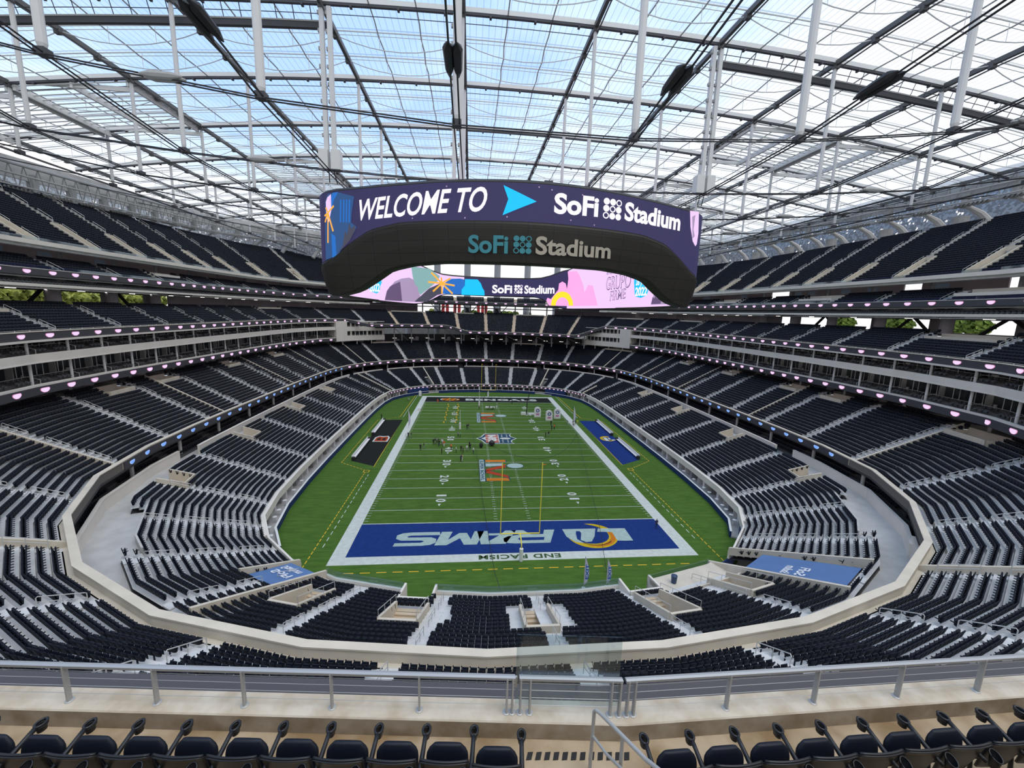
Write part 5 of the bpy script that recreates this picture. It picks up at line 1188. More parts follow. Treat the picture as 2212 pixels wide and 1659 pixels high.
# far end columns and the open sky behind
mb = MB()
for x in (-58, -42, -26.2, -9.7, 7, 24, 41): mb.lathe(x, 175, [(1.9, 20), (1.7, 68)], 0, 16)
mb.box(-75, 75, 172, 178, 66, 69, 0)
o = mb.build('far_columns', [mat('far_column', (.42, .43, .45), .8)]); tag(o, 'row of tall round grey columns standing beyond the open far end', 'columns', kind='structure')
for o_ in [o]: pass
# ground, banners and trees outside
mb = MB(); mb.box(-400, 400, 205, 208, 0, .5, 0); 
mb = MB(); mb.add([(-600, -400, -1), (600, -400, -1), (600, 900, -1), (-600, 900, -1)], [(0, 1, 2, 3)]); o = mb.build('floor_outside', [conc]); tag(o, 'pale paved ground outside the stadium', 'ground', kind='structure')
mb = MB(); mb.box(-70, 70, 178, 236, 18, 29.0, 0); o = mb.build('floor_plaza', [conc]); tag(o, 'raised pale plaza beyond the far end', 'ground', kind='structure')
for sg in (-1, 1): mb = MB(); mb.box(sg*112 if sg > 0 else -170, 170 if sg > 0 else -112, -40, 110, 20, 30.5, 0); o = mb.build('floor_plaza', [conc]); tag(o, 'pale plaza outside the openings on the %s' % ('left' if sg < 0 else 'right'), 'ground', kind='structure')
redb = mat('red_banner', (.62, .05, .05), .7); lf = mat('tree_leaves', (.22, .34, .05), .8, var=.5, scale=2); lf2 = mat('tree_leaves_yellow', (.55, .60, .14), .8, var=.4, scale=2); bark = mat('tree_bark', (.2, .15, .1), .9)
for x in (-24, -21.5, -17, -14.5, -3, -.5, 1.5): 
    mb = MB(); mb.box(x-.9, x+.9, 190, 190.15, 32, 38); o = mb.build('hanging_banner', redb); tag(o, 'red vertical banner seen far off through the open far end', 'banner', 'red banners beyond the far end')
def leafball(mb, r, n, seed):
    rg = np.random.default_rng(seed)
    for _ in range(n):
        d = rg.normal(size=3); d /= np.linalg.norm(d); c = d*r*rg.uniform(.55, 1)*np.array([1, 1, .85]); s_ = r*.16; a = rg.normal(size=3); a /= np.linalg.norm(a); b = np.cross(a, d); b /= (np.linalg.norm(b)+1e-6); a = np.cross(b, rg.normal(size=3)); a /= (np.linalg.norm(a)+1e-6)
        mb.quad(tuple(c-a*s_-b*s_), tuple(c+a*s_-b*s_), tuple(c+a*s_+b*s_), tuple(c-a*s_+b*s_))
tm = {}
for kind, m_ in (('g', lf), ('y', lf2)):
    mb = MB(); leafball(mb, 2.6, 420, 3); me = bpy.data.meshes.new('crown'); me.from_pydata(mb.v, [], mb.f); me.materials.append(m_); tm[kind] = me
mb = MB(); mb.tube([(0, 0, -5), (0, 0, -1)], [.25, .15], 0, 6); tk = bpy.data.meshes.new('trunk'); tk.from_pydata(mb.v, [], mb.f); tk.materials.append(bark)
def tree(x, y, z, s, kind, lab, grp):
    t = empty('leafy_tree', (x, y, z), lab, 'tree', grp); t.scale = (s, s, s*.9); link('crown', tm[kind], t); link('trunk', tk, t)
for i in range(26): tree(-131-7*(i % 2), -10+5.2*i, 34.2+.5*(i % 3), 1.6, 'y', 'yellow green tree outside the openings behind the left third deck', 'trees outside on the left')
for i in range(9): tree(128+6*(i % 2), -4+10*i, 34.5, 1.2, 'g', 'green tree outside the openings behind the right third deck', 'trees outside on the right')
for i, x in enumerate((-30, -27, -11, -8, -5.5, 4, 7, 10, 13, 16, 19, 27)): tree(x, 186+3*(i % 2), 33.2, .85, 'g' if i % 3 else 'y', 'green tree beyond the open far end', 'trees beyond the far end')

# ------------------------------------------------------------------ display bands with badges
lil = emi('lilac', (.74, .56, .80)); lilr = emi('rose', (.62, .26, .46)); bbl = emi('badge_blue', (.16, .32, .85)); bbr = emi('badge_rim', (.35, .55, 1.0))
def badges(name, label, ss, d, z, wd, ht, mats, zf=None):
    mb = MB()
    for s in ss:
        dd, zz_ = (zf(s) if zf else (d, z)); p = RP(s, dd); n = FN(s); tx, ty = -n.y, n.x
        def poly(k, o_, m):
            prof = [(-1, .7), (-.85, .95), (-.3, .98), (.3, .98), (.85, .95), (1, .7), (.85, .42), (.6, .25), (.3, .12), (-.3, .12), (-.6, .25), (-.85, .42)]
            V = [(p[0]+tx*a*wd/2*k-n.x*o_, p[1]+ty*a*wd/2*k-n.y*o_, zz_+ht*(.5+(b-.5)*k)) for a, b in prof]; mb.add(V, [tuple(range(len(V)))], m)
        poly(.86, .02, 0); poly(.74, .05, 1)
        for q in (): mb.add([(p[0]+tx*(q-.2)*wd/2*1.0-n.x*.08, p[1]+ty*(q-.2)*wd/2-n.y*.08, zz_+ht*.55), (p[0]+tx*(q+.2)*wd/2-n.x*.08, p[1]+ty*(q+.2)*wd/2-n.y*.08, zz_+ht*.55), (p[0]+tx*(q+.2)*wd/2-n.x*.08, p[1]+ty*(q+.2)*wd/2-n.y*.08, zz_+ht*.7), (p[0]+tx*(q-.2)*wd/2-n.x*.08, p[1]+ty*(q-.2)*wd/2-n.y*.08, zz_+ht*.7)], [(0, 1, 2, 3)], 0)
    return mb
def ribbon(name, label, a, b, d, z0, z1, bz, wd, ht, mats, step=.3333, th=.12):
    t = empty(name, (0, 0, 0), label, 'display band'); mb = MB(); mb.sweep(path(a, b, d-th, z0), [(0, 0), (th, 0), (th, z1-z0), (0, z1-z0)]); mb.build('display_panel', rdk, t)
    badges('', '', np.arange(a+.15, b, step), d-th, bz, wd, ht, mats).build('badge_print', mats, t); return t
LILM, BLUM = [lilr, lil], [bbr, bbl]
ribbon('display_band', 'black display band with blue badges along the left front of the second deck', 5.92, 14.4, -.02, 10.95, 12.0, 11.05, 1.5, .75, BLUM)
ribbon('display_band', 'black display band with blue badges along the right front of the second deck', 25.6, 34.08, -.02, 10.95, 12.0, 11.05, 1.5, .75, BLUM)
ribbon('display_band', 'black display band with lilac badges round the far end of the second deck', 14.4, 25.6, -.02, 10.95, 12.0, 10.95, 1.7, .95, LILM)
ribbon('display_band', 'black display band with lilac badges under the left lower suites', 4.4, 15.3, SD-.3, 20.45, 21.6, 20.5, 1.8, .95, LILM)
ribbon('display_band', 'black display band with lilac badges under the right lower suites', 24.7, 35.8, SD-.3, 20.45, 21.6, 20.5, 1.8, .95, LILM)
ribbon('display_band', 'black display band with lilac badges below the front of the fourth deck', 4.2, 35.8, T4D-.6, 37.85, 38.9, 37.95, 1.7, .85, LILM)
ribbon('display_band', 'black display band with small lilac badges under the lowest seats at the far end', 14.2, 25.8, LD0-.4, 2.3, 3.1, 2.4, 1.1, .5, LILM, .25)
t = empty('display_band', (0, 0, 0), 'black display band with lilac badges along the dipping front of the third deck', 'display band')
mb = MB(); mb.sweep(path3(4.3, 35.7, -.62, 0), [(0, -.32), (.1, -.32), (.1, .72), (0, .72)]); mb.build('display_panel', rdk, t)
ss = [s for s in np.arange(4.4, 35.7, .3333)]
badges('', '', ss, 0, 0, 1.7, .85, LILM, zf=lambda s: (t3front(s)[0]-.64, t3front(s)[1]-.25)).build('badge_print', LILM, t)

# ------------------------------------------------------------------ aisle handrails
def rail_mesh(L, rise, mesh=True):
    mb = MB(); h = .95; k = rise/L
    mb.tube([(0, 0, 0), (0, 0, h-.08), (0, .08, h), (0, L-.08, h+rise-.05), (0, L, rise+h-.14), (0, L, rise)], .035, 0, 6)
    mb.tube([(0, 0, h*.55), (0, L, rise+h*.55)], .028, 0, 5); mb.tube([(0, L*.5, rise*.5), (0, L*.5, rise*.5+h)], .03, 0, 5)
    me = bpy.data.meshes.new('aisle_handrail'); me.from_pydata(mb.v, [], mb.f); me.materials.append(rail); return me
RM = {k: rail_mesh(LT*3, LH*3) if k == 'l' else rail_mesh(TT*3, TH*3) if k == 't' else rail_mesh(T3T*2.5, T3H*2.5) for k in 'ltu'}
def rails(ks, d0, z0, t, h, rws, key, label, grp, skip=()):
    for k in ks:
        for r in rws:
            if any(q[0]-.06 < (k if q[0] < 39.5 or k else k+40) < q[1]+.06 and q[2]-3 < r < q[3] for q in skip): continue
            p = RP(k, d0+t*r); n = FN(k+.01); o = link('aisle_handrail', RM[key]); o.location = (p[0], p[1], z0+h*r); o.rotation_euler = (0, 0, math.atan2(n.y, n.x)-PI/2); tag(o, label, 'handrail', grp)
rails([k for k in range(0, 40)], TD0, TZ0, TT, TH, (1, 6, 11) , 't', 'galvanised handrail in an aisle of the second deck', 'handrails of the second deck')
rails([k for k in range(3, 38) if k != 37]+[0, 1, 2, 38, 39], LD0, LZ0, LT, LH, (2, 7, 12), 'l', 'galvanised handrail in an aisle of the lowest bowl', 'handrails of the lowest bowl', skip=VOM_N)
rails([k for k in list(range(5, 17))+list(range(24, 36))], T3D, T3Z, T3T, T3H, (1, 6), 'u', 'galvanised handrail in an aisle of the third deck', 'handrails of the third deck')
mb = MB(); 
def railinto(mb, p, n, L, rise):
    h = .95
    def Q(a, z): return (p[0]+n.x*a, p[1]+n.y*a, p[2]+z)
    mb.tube([Q(0, 0), Q(0, h), Q(L, h+rise), Q(L, rise)], .04, 0, 5); mb.tube([Q(0, h*.5), Q(L, rise+h*.5)], .03, 0, 4)
for k in list(range(5, 17))+list(range(24, 36)):
    for r in (1, 6, 11, 16, 21): p = RP(k, T5D+T5T*r); railinto(mb, (*p, T5Z+T5H*r), FN(k+.01), T5T*3, T5H*3)
    p = RP(k, T4D+T4T); railinto(mb, (*p, T4Z+T4H), FN(k+.01), T4T*3, T4H*3)
o = mb.build('upper_handrails', rail); tag(o, 'galvanised aisle handrails of the two highest decks', 'handrails', kind='stuff')
# suite dividers with bent rails
# ------------------------------------------------------------------ blue covers over the near corner tunnels
blu = mat('blue_cover', (.10, .20, .42), .6, var=.12, scale=.4); wl = mat('cover_lettering', (.75, .78, .85), .6)
def cover(s0, s1, r0, r1, lab, txt, up, rot):
    t = empty('tunnel_cover', (0, 0, 0), lab, 'cover'); q = [RP(s0, LD0+LT*r0), RP(s1, LD0+LT*r0), RP(s1, LD0+LT*r1), RP(s0, LD0+LT*r1)]; z = [LZ0+LH*r0+up, LZ0+LH*r0+up, LZ0+LH*r1+up-.5, LZ0+LH*r1+up-.5]
    mb = MB(); mb.hexa(q, [a-.06 for a in z], z); mb.build('sheet', blu, t)
    A, B, D = [Vector((*q[i], z[i])) for i in (0, 1, 3)]; ux, uy = (B-A), (D-A); mb = MB()
    for i, (s_, hh, vv) in enumerate(txt):
        V, F = text_mesh(s_, .03); lo, hi = V.min(0), V.max(0); X = (V[:, 0]-lo[0])/(hi[0]-lo[0]); Y = (V[:, 1]-lo[1])/(hi[1]-lo[1])
        Vn = []
        for a, b in zip(X, Y):
            P = A+ux*(rot[0]+(rot[1]-rot[0])*a)+uy*(vv+hh*b)+Vector((0, 0, .05)); Vn.append(tuple(P))
        mb.add(Vn, F)
    mb.build('lettering', wl, t)
cover(2.76, 3.28, 1.2, 7, 'blue fabric cover with white lettering over the near left corner tunnel', [('SoFi', .2, .42), ('Stadium', .2, .16)], .75, (.92, .25))
cover(36.72, 37.33, 4.6, 15.8, 'large blue fabric cover with white lettering over the near right corner tunnel', [('SoFi', .11, .50), ('Stadium', .10, .36)], .5, (.90, .45))

# ------------------------------------------------------------------ foreground: front row of the upper deck where the camera stands
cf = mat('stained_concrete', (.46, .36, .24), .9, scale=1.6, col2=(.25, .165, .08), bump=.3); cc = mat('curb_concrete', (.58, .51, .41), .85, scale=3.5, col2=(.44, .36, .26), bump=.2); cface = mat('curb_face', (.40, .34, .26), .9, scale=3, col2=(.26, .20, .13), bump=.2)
KX = -5.49
def ly(x): return -59.45-.0975*(x-KX)-.0 if x < KX else -59.48   # inner foot line of the curb
def ly2(x): return ly(x)+(.012*(x-KX)**2 if x > 0 else 0)
XS = [-34, -28, -22, -18, -14, -10, KX, -1, 3, 6, 10, 14, 20, 26]
def fy(x): return (-59.48-.0975*(x-KX)+.004*min(0, x+14)**2) if x < KX else (-59.48+.0035*max(0, x-2)**2)
def strip3(mb, offs, m=0):
    V = []; F = []
    for x in XS:
        for dy, z in offs: V.append((x, fy(x)+dy, z))
    n = len(offs)
    for i in range(len(XS)-1):
        for k in range(n-1): F.append((i*n+k, i*n+k+1, (i+1)*n+k+1, (i+1)*n+k))
    mb.add(V, F, m)
mb = MB(); strip3(mb, [(-1.35, 29.1), (0, 29.1)]); strip3(mb, [(-1.35, 29.1), (-1.35, 28.4), (.3, 28.4)])
o = mb.build('floor_front_row', [cf]); tag(o, 'stained sandy concrete floor of the front row in the foreground', 'floor', kind='structure')
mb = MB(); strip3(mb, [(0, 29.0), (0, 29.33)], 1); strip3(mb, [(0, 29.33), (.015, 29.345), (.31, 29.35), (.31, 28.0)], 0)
o = mb.build('trim_curb', [cc, cface]); tag(o, 'pale concrete curb carrying the grey railing in the foreground', 'curb', kind='structure')
mb = MB(); strip3(mb, [(.31, 28.6), (.55, 28.6), (.55, 28.88), (.72, 28.9), (.98, 28.9), (.98, 27.2), (.5, 27.2)])
o = mb.build('trim_ledge', mat('ledge_grey', (.062, .058, .064), .6)); tag(o, 'dark grey ledge just outside the foreground curb', 'ledge', kind='structure')
for i in range(7):
    mb = MB(); strip3(mb, [(-1.35-.84*i, 29.1+.5*i), (-1.35-.84*i, 29.1+.5*(i+1)), (-1.35-.84*(i+1), 29.1+.5*(i+1))]); o = mb.build('trim_tread', [cf]); tag(o, 'concrete seating step rising behind the front row, step %d up' % (i+1), 'step', kind='structure')
# railing
RA = mat('railing_grey', (.42, .42, .41), .45, .2); RB = mat('railing_top', (.36, .37, .38), .4, .3)
def ry(x): return fy(x)+.13
def railing(x0, x1, posts, lab, gate=False):
    t = empty('railing', ((x0+x1)/2, ry((x0+x1)/2), 29.34), lab, 'railing'); ox, oy, oz = t.location
    xs = [x0]+[x for x in XS if x0 < x < x1]+[x1]
    mb = MB(); mb.sweep([(x-ox, ry(x)-oy, 29.86-oz, 0, 1) for x in xs], [(-.03, -.02), (.035, -.02), (.035, .012), (0, .02), (-.03, .012)]); mb.build('top_rail', RB, t)
    for x in posts:
        mb = MB(); y = ry(x); a = -.0975 if x < KX else 0
        mb.hexa([(x-.008-ox, y-.035-oy), (x+.012-ox, y-.035-oy), (x+.012-ox, y+.03-oy), (x-.008-ox, y+.03-oy)], .0, .52, 0); v = mb.v
        p = mb.build('post', RA, t)
        mb = MB(); mb.lathe(x-ox, y-oy, [(.05, -.01), (.05, .012), (.035, .02)], 0, 12); mb.build('base_plate', RA, p)
    for k, z in enumerate((.12, .23, .34, .44)):
        mb = MB(); mb.tube([(x-ox, ry(x)-oy, z) for x in xs], .0035 if not gate else .005, 0, 5); mb.build('wire', RA, t)
    return t
railing(-30, -6.87, [-6.97-1.1*k for k in range(0, 18)]+[-6.90], 'grey post and wire railing on the curb, the long stretch left of the gate section')
g = railing(-6.82, -5.53, [-6.80, -6.68, -5.66, -5.55], 'short grey gate section of the railing below the glass panel', True)
railing(-5.49, 24, [-5.45, -5.36]+[-4.1+1.24*k for k in range(0, 20)], 'grey post and wire railing on the curb, the long stretch right of the gate section')
t = empty('glass_screen', (-6.2, ry(-6.2)+.03, 29.34), 'clear glass screen standing up above the short gate section of the railing', 'glass screen')
mb = MB(); x0, x1 = -6.86+6.2, -5.56+6.2; y0, y1 = ry(-6.86)-ry(-6.2), ry(-5.56)-ry(-6.2); mb.hexa([(x0, y0), (x1, y1), (x1, y1+.012), (x0, y0+.012)], .1, 1.1); mb.build('pane', mat_g if False else glass, t)
mb = MB()
for x, y in ((x0, y0), (x1, y1)): mb.hexa([(x-.02, y-.01), (x+.02, y-.01), (x+.02, y+.02), (x-.02, y+.02)], .35, .5)
mb.build('clamp', RA, t)
# aisle handrail beside the gap
t = empty('stair_handrail', (-6.03, -59.78, 29.1), 'round grey steel handrail rising towards the camera between the two groups of front seats', 'handrail')
mb = MB(); a = [(0, 0, 0), (0, 0, .82), (.012, -.03, .87), (.04, -.1, .9)]; e_ = (.215, -.83, 1.21)
mb.tube(a+[e_, (.5, -2.0, 1.9)], .021, 0, 10); mb.build('top_rail', RA, t)
mb = MB(); mb.tube([(0, 0, .5), (.055, -.3, .62), (.3, -1.3, 1.15)], .016, 0, 8); mb.build('mid_rail', RA, t)
mb = MB(); mb.tube([(.17, -.45, -.1), (.15, -.45, 1.02)], .02, 0, 8); mb.build('post', RA, t)
mb = MB()
for k in range(12):
    x = -6.76+k*.107; y = -59.56-.008*k; mb.add([(x, y-.05, 29.106), (x+.065, y-.05, 29.106), (x+.1, y+.04, 29.106), (x+.035, y+.04, 29.106)], [(0, 1, 2, 3)])
o = mb.build('warning_stripes', mat('stripe_black', (.02, .02, .02), .9)); tag(o, 'row of worn black slanted floor stripes in the gap between the front seats', 'floor marking')
# seats of the front row
sblue = mat('seat_cushion', (.006, .009, .018), .55, var=.3, scale=60, spec=.3); splas = mat('seat_shell', (.012, .013, .016), .38, spec=.4)
def big_seat():
    out = {}
    b = MB(); nx_, nz_ = 12, 10; V = []
    for side in (0, 1):
        for j in range(nz_+1):
            for i in range(nx_+1):
                u = i/nx_*2-1; v = j/nz_; wv = .245-.05*(1-v)**2; z = .38+.48*v-.012*u*u*v; y = -.04+.11*v+.055*(1-u*u)*-1*(.4+.6*v)*-.6+(.0 if side == 0 else .022)+(.03*max(0, v-.9)/.1)
                V.append((u*wv, y, z))
    S = (nx_+1)*(nz_+1); F = []
    for j in range(nz_):
        for i in range(nx_): a = j*(nx_+1)+i; F.append((a, a+1, a+nx_+2, a+nx_+1)); F.append((S+a+nx_+1, S+a+nx_+2, S+a+1, S+a))
    for i in range(nx_): F.append((i+1, i, S+i, S+i+1)); t_ = nz_*(nx_+1); F.append((t_+i, t_+i+1, S+t_+i+1, S+t_+i))
    for j in range(nz_): a = j*(nx_+1); F.append((a, a+nx_+1, S+a+nx_+1, S+a)); a += nx_; F.append((a+nx_+1, a, S+a, S+a+nx_+1))
    b.add(V, F); b.tube([(-.245+.49*k/12, .095+.055*.6*(1-(k/6-1)**2), .865-.012*(k/6-1)**2) for k in range(13)], .013, 0, 6); out['backrest'] = (b, splas)
    c = MB(); n = 16; sec = []
    for j in range(9):
        f = j/8; th = .04*math.sin(PI*(.12+.76*f))**.5; zc = .42+.33*f; yc = -.09-.05*f; w_ = .222*(1-.30*(max(0, f-.6)/.4)**2.5)
        ring = []
        for k in range(n): a = 2*PI*k/n; ring.append((w_*np.sign(math.cos(a))*abs(math.cos(a))**.4, yc+th*np.sign(math.sin(a))*abs(math.sin(a))**.7, zc))
        sec.append(ring)
    V = [p for r_ in sec for p in r_]; F = [(j*n+k, j*n+(k+1) % n, (j+1)*n+(k+1) % n, (j+1)*n+k) for j in range(8) for k in range(n)]+[tuple(range(n-1, -1, -1)), tuple(8*n+k for k in range(n))]
    V += []; c.add(V, F)
    tp = [(p[0]*.93, p[1]*1+(-.15-p[1])*.3, .762) for p in sec[-1]]; o_ = len(c.v); c.v += tp; c.n += n; c.f += [(8*n+k, 8*n+(k+1) % n, o_+(k+1) % n, o_+k) for k in range(n)]+[tuple(o_+k for k in range(n))]; c.m += [0]*(n+1); c.f.pop(len(F)-1); c.m.pop()
    out['seat'] = (c, sblue)
    a = MB(); ax = -.262
    a.tube([(ax-.0, .10, .60), (ax, .02, .605), (ax, -.10, .63), (ax, -.22, .665), (ax, -.29, .68)], [.024, .028, .026, .024, .026], 0, 8)
    for r0, zz_, rr_ in ((.056, .69, .014), (.054, .665, .012)):
        a.tube([(ax+r0*.72*math.sin(q), -.345+r0*math.cos(q), zz_) for q in np.linspace(0, 2*PI, 17)], rr_, 0, 6)
    V = []; n = 16
    for z, k in ((.69, 1), (.60, .82)):
        for q in range(n): V.append((ax+.052*.8*k*math.sin(2*PI*q/n), -.345+.056*k*math.cos(2*PI*q/n), z))
    a.add(V, [(q, (q+1) % n, n+(q+1) % n, n+q) for q in range(n)]); a.tube([(ax, -.06, .62), (ax, -.03, .45), (ax, .02, .0)], [.016, .02, .028], 0, 6)
    out['armrest'] = (a, splas)
    h = MB(); cxh, cyh = -.19, .19; V = []
    for z, k in ((.80, 1), (.66, .7)):
        for q in range(n): V.append((cxh+.05*k*math.cos(2*PI*q/n), cyh+.055*k*math.sin(2*PI*q/n), z-(0 if k < 1 else .03*math.sin(2*PI*q/n))))
    h.add(V, [(q, (q+1) % n, n+(q+1) % n, n+q) for q in range(n)]+[tuple(n+q for q in range(n))]); h.tube([V[q % n] for q in range(n+1)], .007, 0, 6); out['cup_holder'] = (h, splas)
    return out
BS = {}
for k, (b, m_) in big_seat().items():
    me = bpy.data.meshes.new('front_'+k); me.from_pydata(b.v, [], b.f); me.materials.append(m_); me.polygons.foreach_set('use_smooth', [True]*len(b.f)); me.update(); BS[k] = me
names = ['first', 'second', 'third', 'fourth', 'fifth', 'sixth', 'seventh', 'eighth', 'ninth', 'tenth', 'eleventh', 'twelfth', 'thirteenth']
pl = 0; tipsL = [(-12.09+.5225*k, -59.37-.0455*k-.001*k*(k > 6)) for k in range(-9, 11)]; tipsL[-1] = (-6.87, -59.87)
for k, (x, y) in enumerate(tipsL[::-1]):
    a = math.atan2(-.0955, 1); cx_, cy_ = x-.262*math.cos(a)+.345*math.sin(a), y-.262*math.sin(a)-.345*math.cos(a)
    vis = k < 11
    t = empty('stadium_seat', (cx_, cy_, 29.1), ('dark navy seat of the front row, %s to the left of the gap' % names[k]) if vis else 'dark navy seat of the front row beyond the left picture edge', 'seat', 'front row seats left of the gap' if vis else 'front row seats outside the picture', a+PI)
    for kk in BS: link(kk, BS[kk], t)
for k in range(16):
    x = -5.0+.529*k; y = -60.01+.0035*max(0, x-2)**2; cx_, cy_ = x-.262, y-.345; vis = k < 9
    t = empty('stadium_seat', (cx_, cy_, 29.1), ('dark navy seat of the front row, %s to the right of the gap' % names[k]) if vis else 'dark navy seat of the front row beyond the right picture edge', 'seat', 'front row seats right of the gap' if vis else 'front row seats outside the picture', PI)
    for kk in BS:
        o = link(kk, BS[kk], t)
        if kk == 'armrest': o.location.x = 0
t = empty('seat_end_arm', (-5.0-.79, -60.355, 29.1), 'black end armrest at the left end of the right group of front seats', 'armrest', None, PI); link('arm', BS['armrest'], t)
# ------------------------------------------------------------------ cables hanging over the field
def hang(pts, r, lab):
    mb = MB(); mb.tube(pts, r, 0, 5); o = mb.build('hanging_cable', blk); tag(o, lab, 'cable')
def cat(p, q, sag, n=24): return [(p[0]+(q[0]-p[0])*f, p[1]+(q[1]-p[1])*f, p[2]+(q[2]-p[2])*f-sag*4*f*(1-f)) for f in np.linspace(0, 1, n)]
hang(cat((-27, 62, 33), (22, 60, 22), 9), .035, 'thin dark cable sagging in a wide arc over the middle of the field') if False else None
def Pz(x, y, z): return (x, y, z)
hang([(-6.6, 46, 1.5), (-5.6, 32, .6), (-4.9, 8, .4), (-3.9, -14, .5), (-3.7, -22, 3.4)], .035, 'thin black cable lying the length of the field left of the near goalpost')
hang([(22.6, 46.5, 1.2), (18, 20, 1.0), (14, -2, .8), (10.6, -17, .6), (9.4, -21.5, 3.6)], .035, 'thin black cable lying down the right half of the field to the near end')
hang(cat((-8.2, 56, 1.2), (-6.2, 46, 1.6), .3, 6)+cat((-6.2, 46, 1.6), (21.8, 47.5, 2.0), -0.0, 2)[:0], .035, 'short black cable trailing from the crew towards the midfield shield')
hang([(x, 46-20*(1-((x-8)/14.5)**2)-.0, 1.4) for x in np.linspace(-6.2, 22.2, 30)], .04, 'thin black cable lying in a wide arc between the shield and the right sideline')
# ------------------------------------------------------------------ people
skin = mat('skin', (.45, .28, .20), .7); CL = {k: mat('cloth_'+k, c, .85) for k, c in dict(black=(.012, .012, .014), white=(.75, .75, .75), navy=(.02, .03, .08), orange=(.75, .15, .03), green=(.1, .55, .3), grey=(.25, .25, .27), yellow=(.6, .7, .05), tan=(.5, .4, .25), denim=(.06, .09, .16), red=(.5, .04, .04), hair=(.02, .014, .01)).items()}
def person_mesh(pose):
    e = {'stand': dict(aL=(.24, .02, .95), eL=(.25, -.02, 1.13), aR=(-.24, .02, .95), eR=(-.25, -.02, 1.13), kL=(.10, 0, .5), fL=(.12, 0, .08), kR=(-.10, 0, .5), fR=(-.12, 0, .08)),
         'walk': dict(aL=(.25, -.18, 1.0), eL=(.24, .0, 1.12), aR=(-.25, .16, .98), eR=(-.24, .04, 1.14), kL=(.09, -.16, .52), fL=(.1, -.22, .08), kR=(-.09, .08, .5), fR=(-.1, .3, .1)),
         'point': dict(aL=(.28, -.45, 1.28), eL=(.25, -.22, 1.22), aR=(-.2, -.14, 1.0), eR=(-.27, .05, 1.12), kL=(.12, 0, .5), fL=(.17, 0, .08), kR=(-.12, 0, .5), fR=(-.17, 0, .08)),
         'bend': dict(aL=(.22, -.5, .62), eL=(.22, -.38, .88), aR=(-.22, -.5, .62), eR=(-.22, -.38, .88), kL=(.12, -.08, .46), fL=(.14, 0, .08), kR=(-.12, -.08, .46), fR=(-.14, 0, .08))}[pose]
    b = pose == 'bend'
    J = [((0, 0, .92), .135), ((0, -.02 if not b else -.12, 1.12), .13), ((0, 0 if not b else -.26, 1.32 if not b else 1.24), .15), ((0, .0 if not b else -.33, 1.46 if not b else 1.32), .07), ((0, -.01 if not b else -.38, 1.53 if not b else 1.37), .06), ((0, -.02 if not b else -.44, 1.62 if not b else 1.43), .098), ((0, -.02 if not b else -.46, 1.71 if not b else 1.5), .085),
         ((.18, 0 if not b else -.28, 1.40 if not b else 1.26), .07), (e['eL'], .045), (e['aL'], .035), ((e['aL'][0], e['aL'][1]-.02, e['aL'][2]-.1), .035),
         ((-.18, 0 if not b else -.28, 1.40 if not b else 1.26), .07), (e['eR'], .045), (e['aR'], .035), ((e['aR'][0], e['aR'][1]-.02, e['aR'][2]-.1), .035),
         ((.09, 0, .86), .095), (e['kL'], .065), (e['fL'], .042), ((e['fL'][0], e['fL'][1]-.16, .045), .042),
         ((-.09, 0, .86), .095), (e['kR'], .065), (e['fR'], .042), ((e['fR'][0], e['fR'][1]-.16, .045), .042)]
    E_ = [(0, 1), (1, 2), (2, 3), (3, 4), (4, 5), (5, 6), (2, 7), (7, 8), (8, 9), (9, 10), (2, 11), (11, 12), (12, 13), (13, 14), (0, 15), (15, 16), (16, 17), (17, 18), (0, 19), (19, 20), (20, 21), (21, 22)]
    me = bpy.data.meshes.new('p'); me.from_pydata([j[0] for j in J], E_, []); ob = link('p', me); md = ob.modifiers.new('s', 'SKIN'); md.use_smooth_shade = True
    for i, j in enumerate(J): me.skin_vertices[0].data[i].radius = (j[1], j[1]*(.75 if i in (1, 2) else 1)); me.skin_vertices[0].data[i].use_root = (i == 0)
    s_ = ob.modifiers.new('u', 'SUBSURF'); s_.levels = 1; s_.render_levels = 1
    dg = bpy.context.evaluated_depsgraph_get(); r = bpy.data.meshes.new_from_object(ob.evaluated_get(dg)); bpy.data.objects.remove(ob); return r
PM = {k: person_mesh(k) for k in ('stand', 'walk', 'point', 'bend')}
PK_ = {}
def person(x, y, rz, pose, top, leg, lab, h=1.0, z=0.02):
    k = (pose, top, leg)
    if k not in PK_:
        me = PM[pose].copy(); me.materials.clear()
        for m_ in (skin, CL[top], CL[leg], CL['hair'], CL['black']): me.materials.append(m_)
        hz = 1.46 if pose != 'bend' else 1.31
        for p in me.polygons:
            c = p.center; a = 0
            if c.z < .13: a = 4
            elif c.z < .93 and abs(c.x) < .2 and not (pose == 'bend' and c.y < -.25): a = 2
            elif c.z < hz and not (abs(c.x) > .17 and c.z < 1.02 and pose != 'bend') and not (pose == 'point' and c.y < -.35): a = 1
            elif c.z > hz+.16 or (c.z > hz+.04 and c.y > (.03 if pose != 'bend' else -.38)): a = 3
            p.material_index = a; p.use_smooth = True
        PK_[k] = me
    o = link('person', PK_[k]); o.location = (x, y, z); o.rotation_euler = (0, 0, rz); o.scale = (h, h, h); tag(o, lab, 'person')
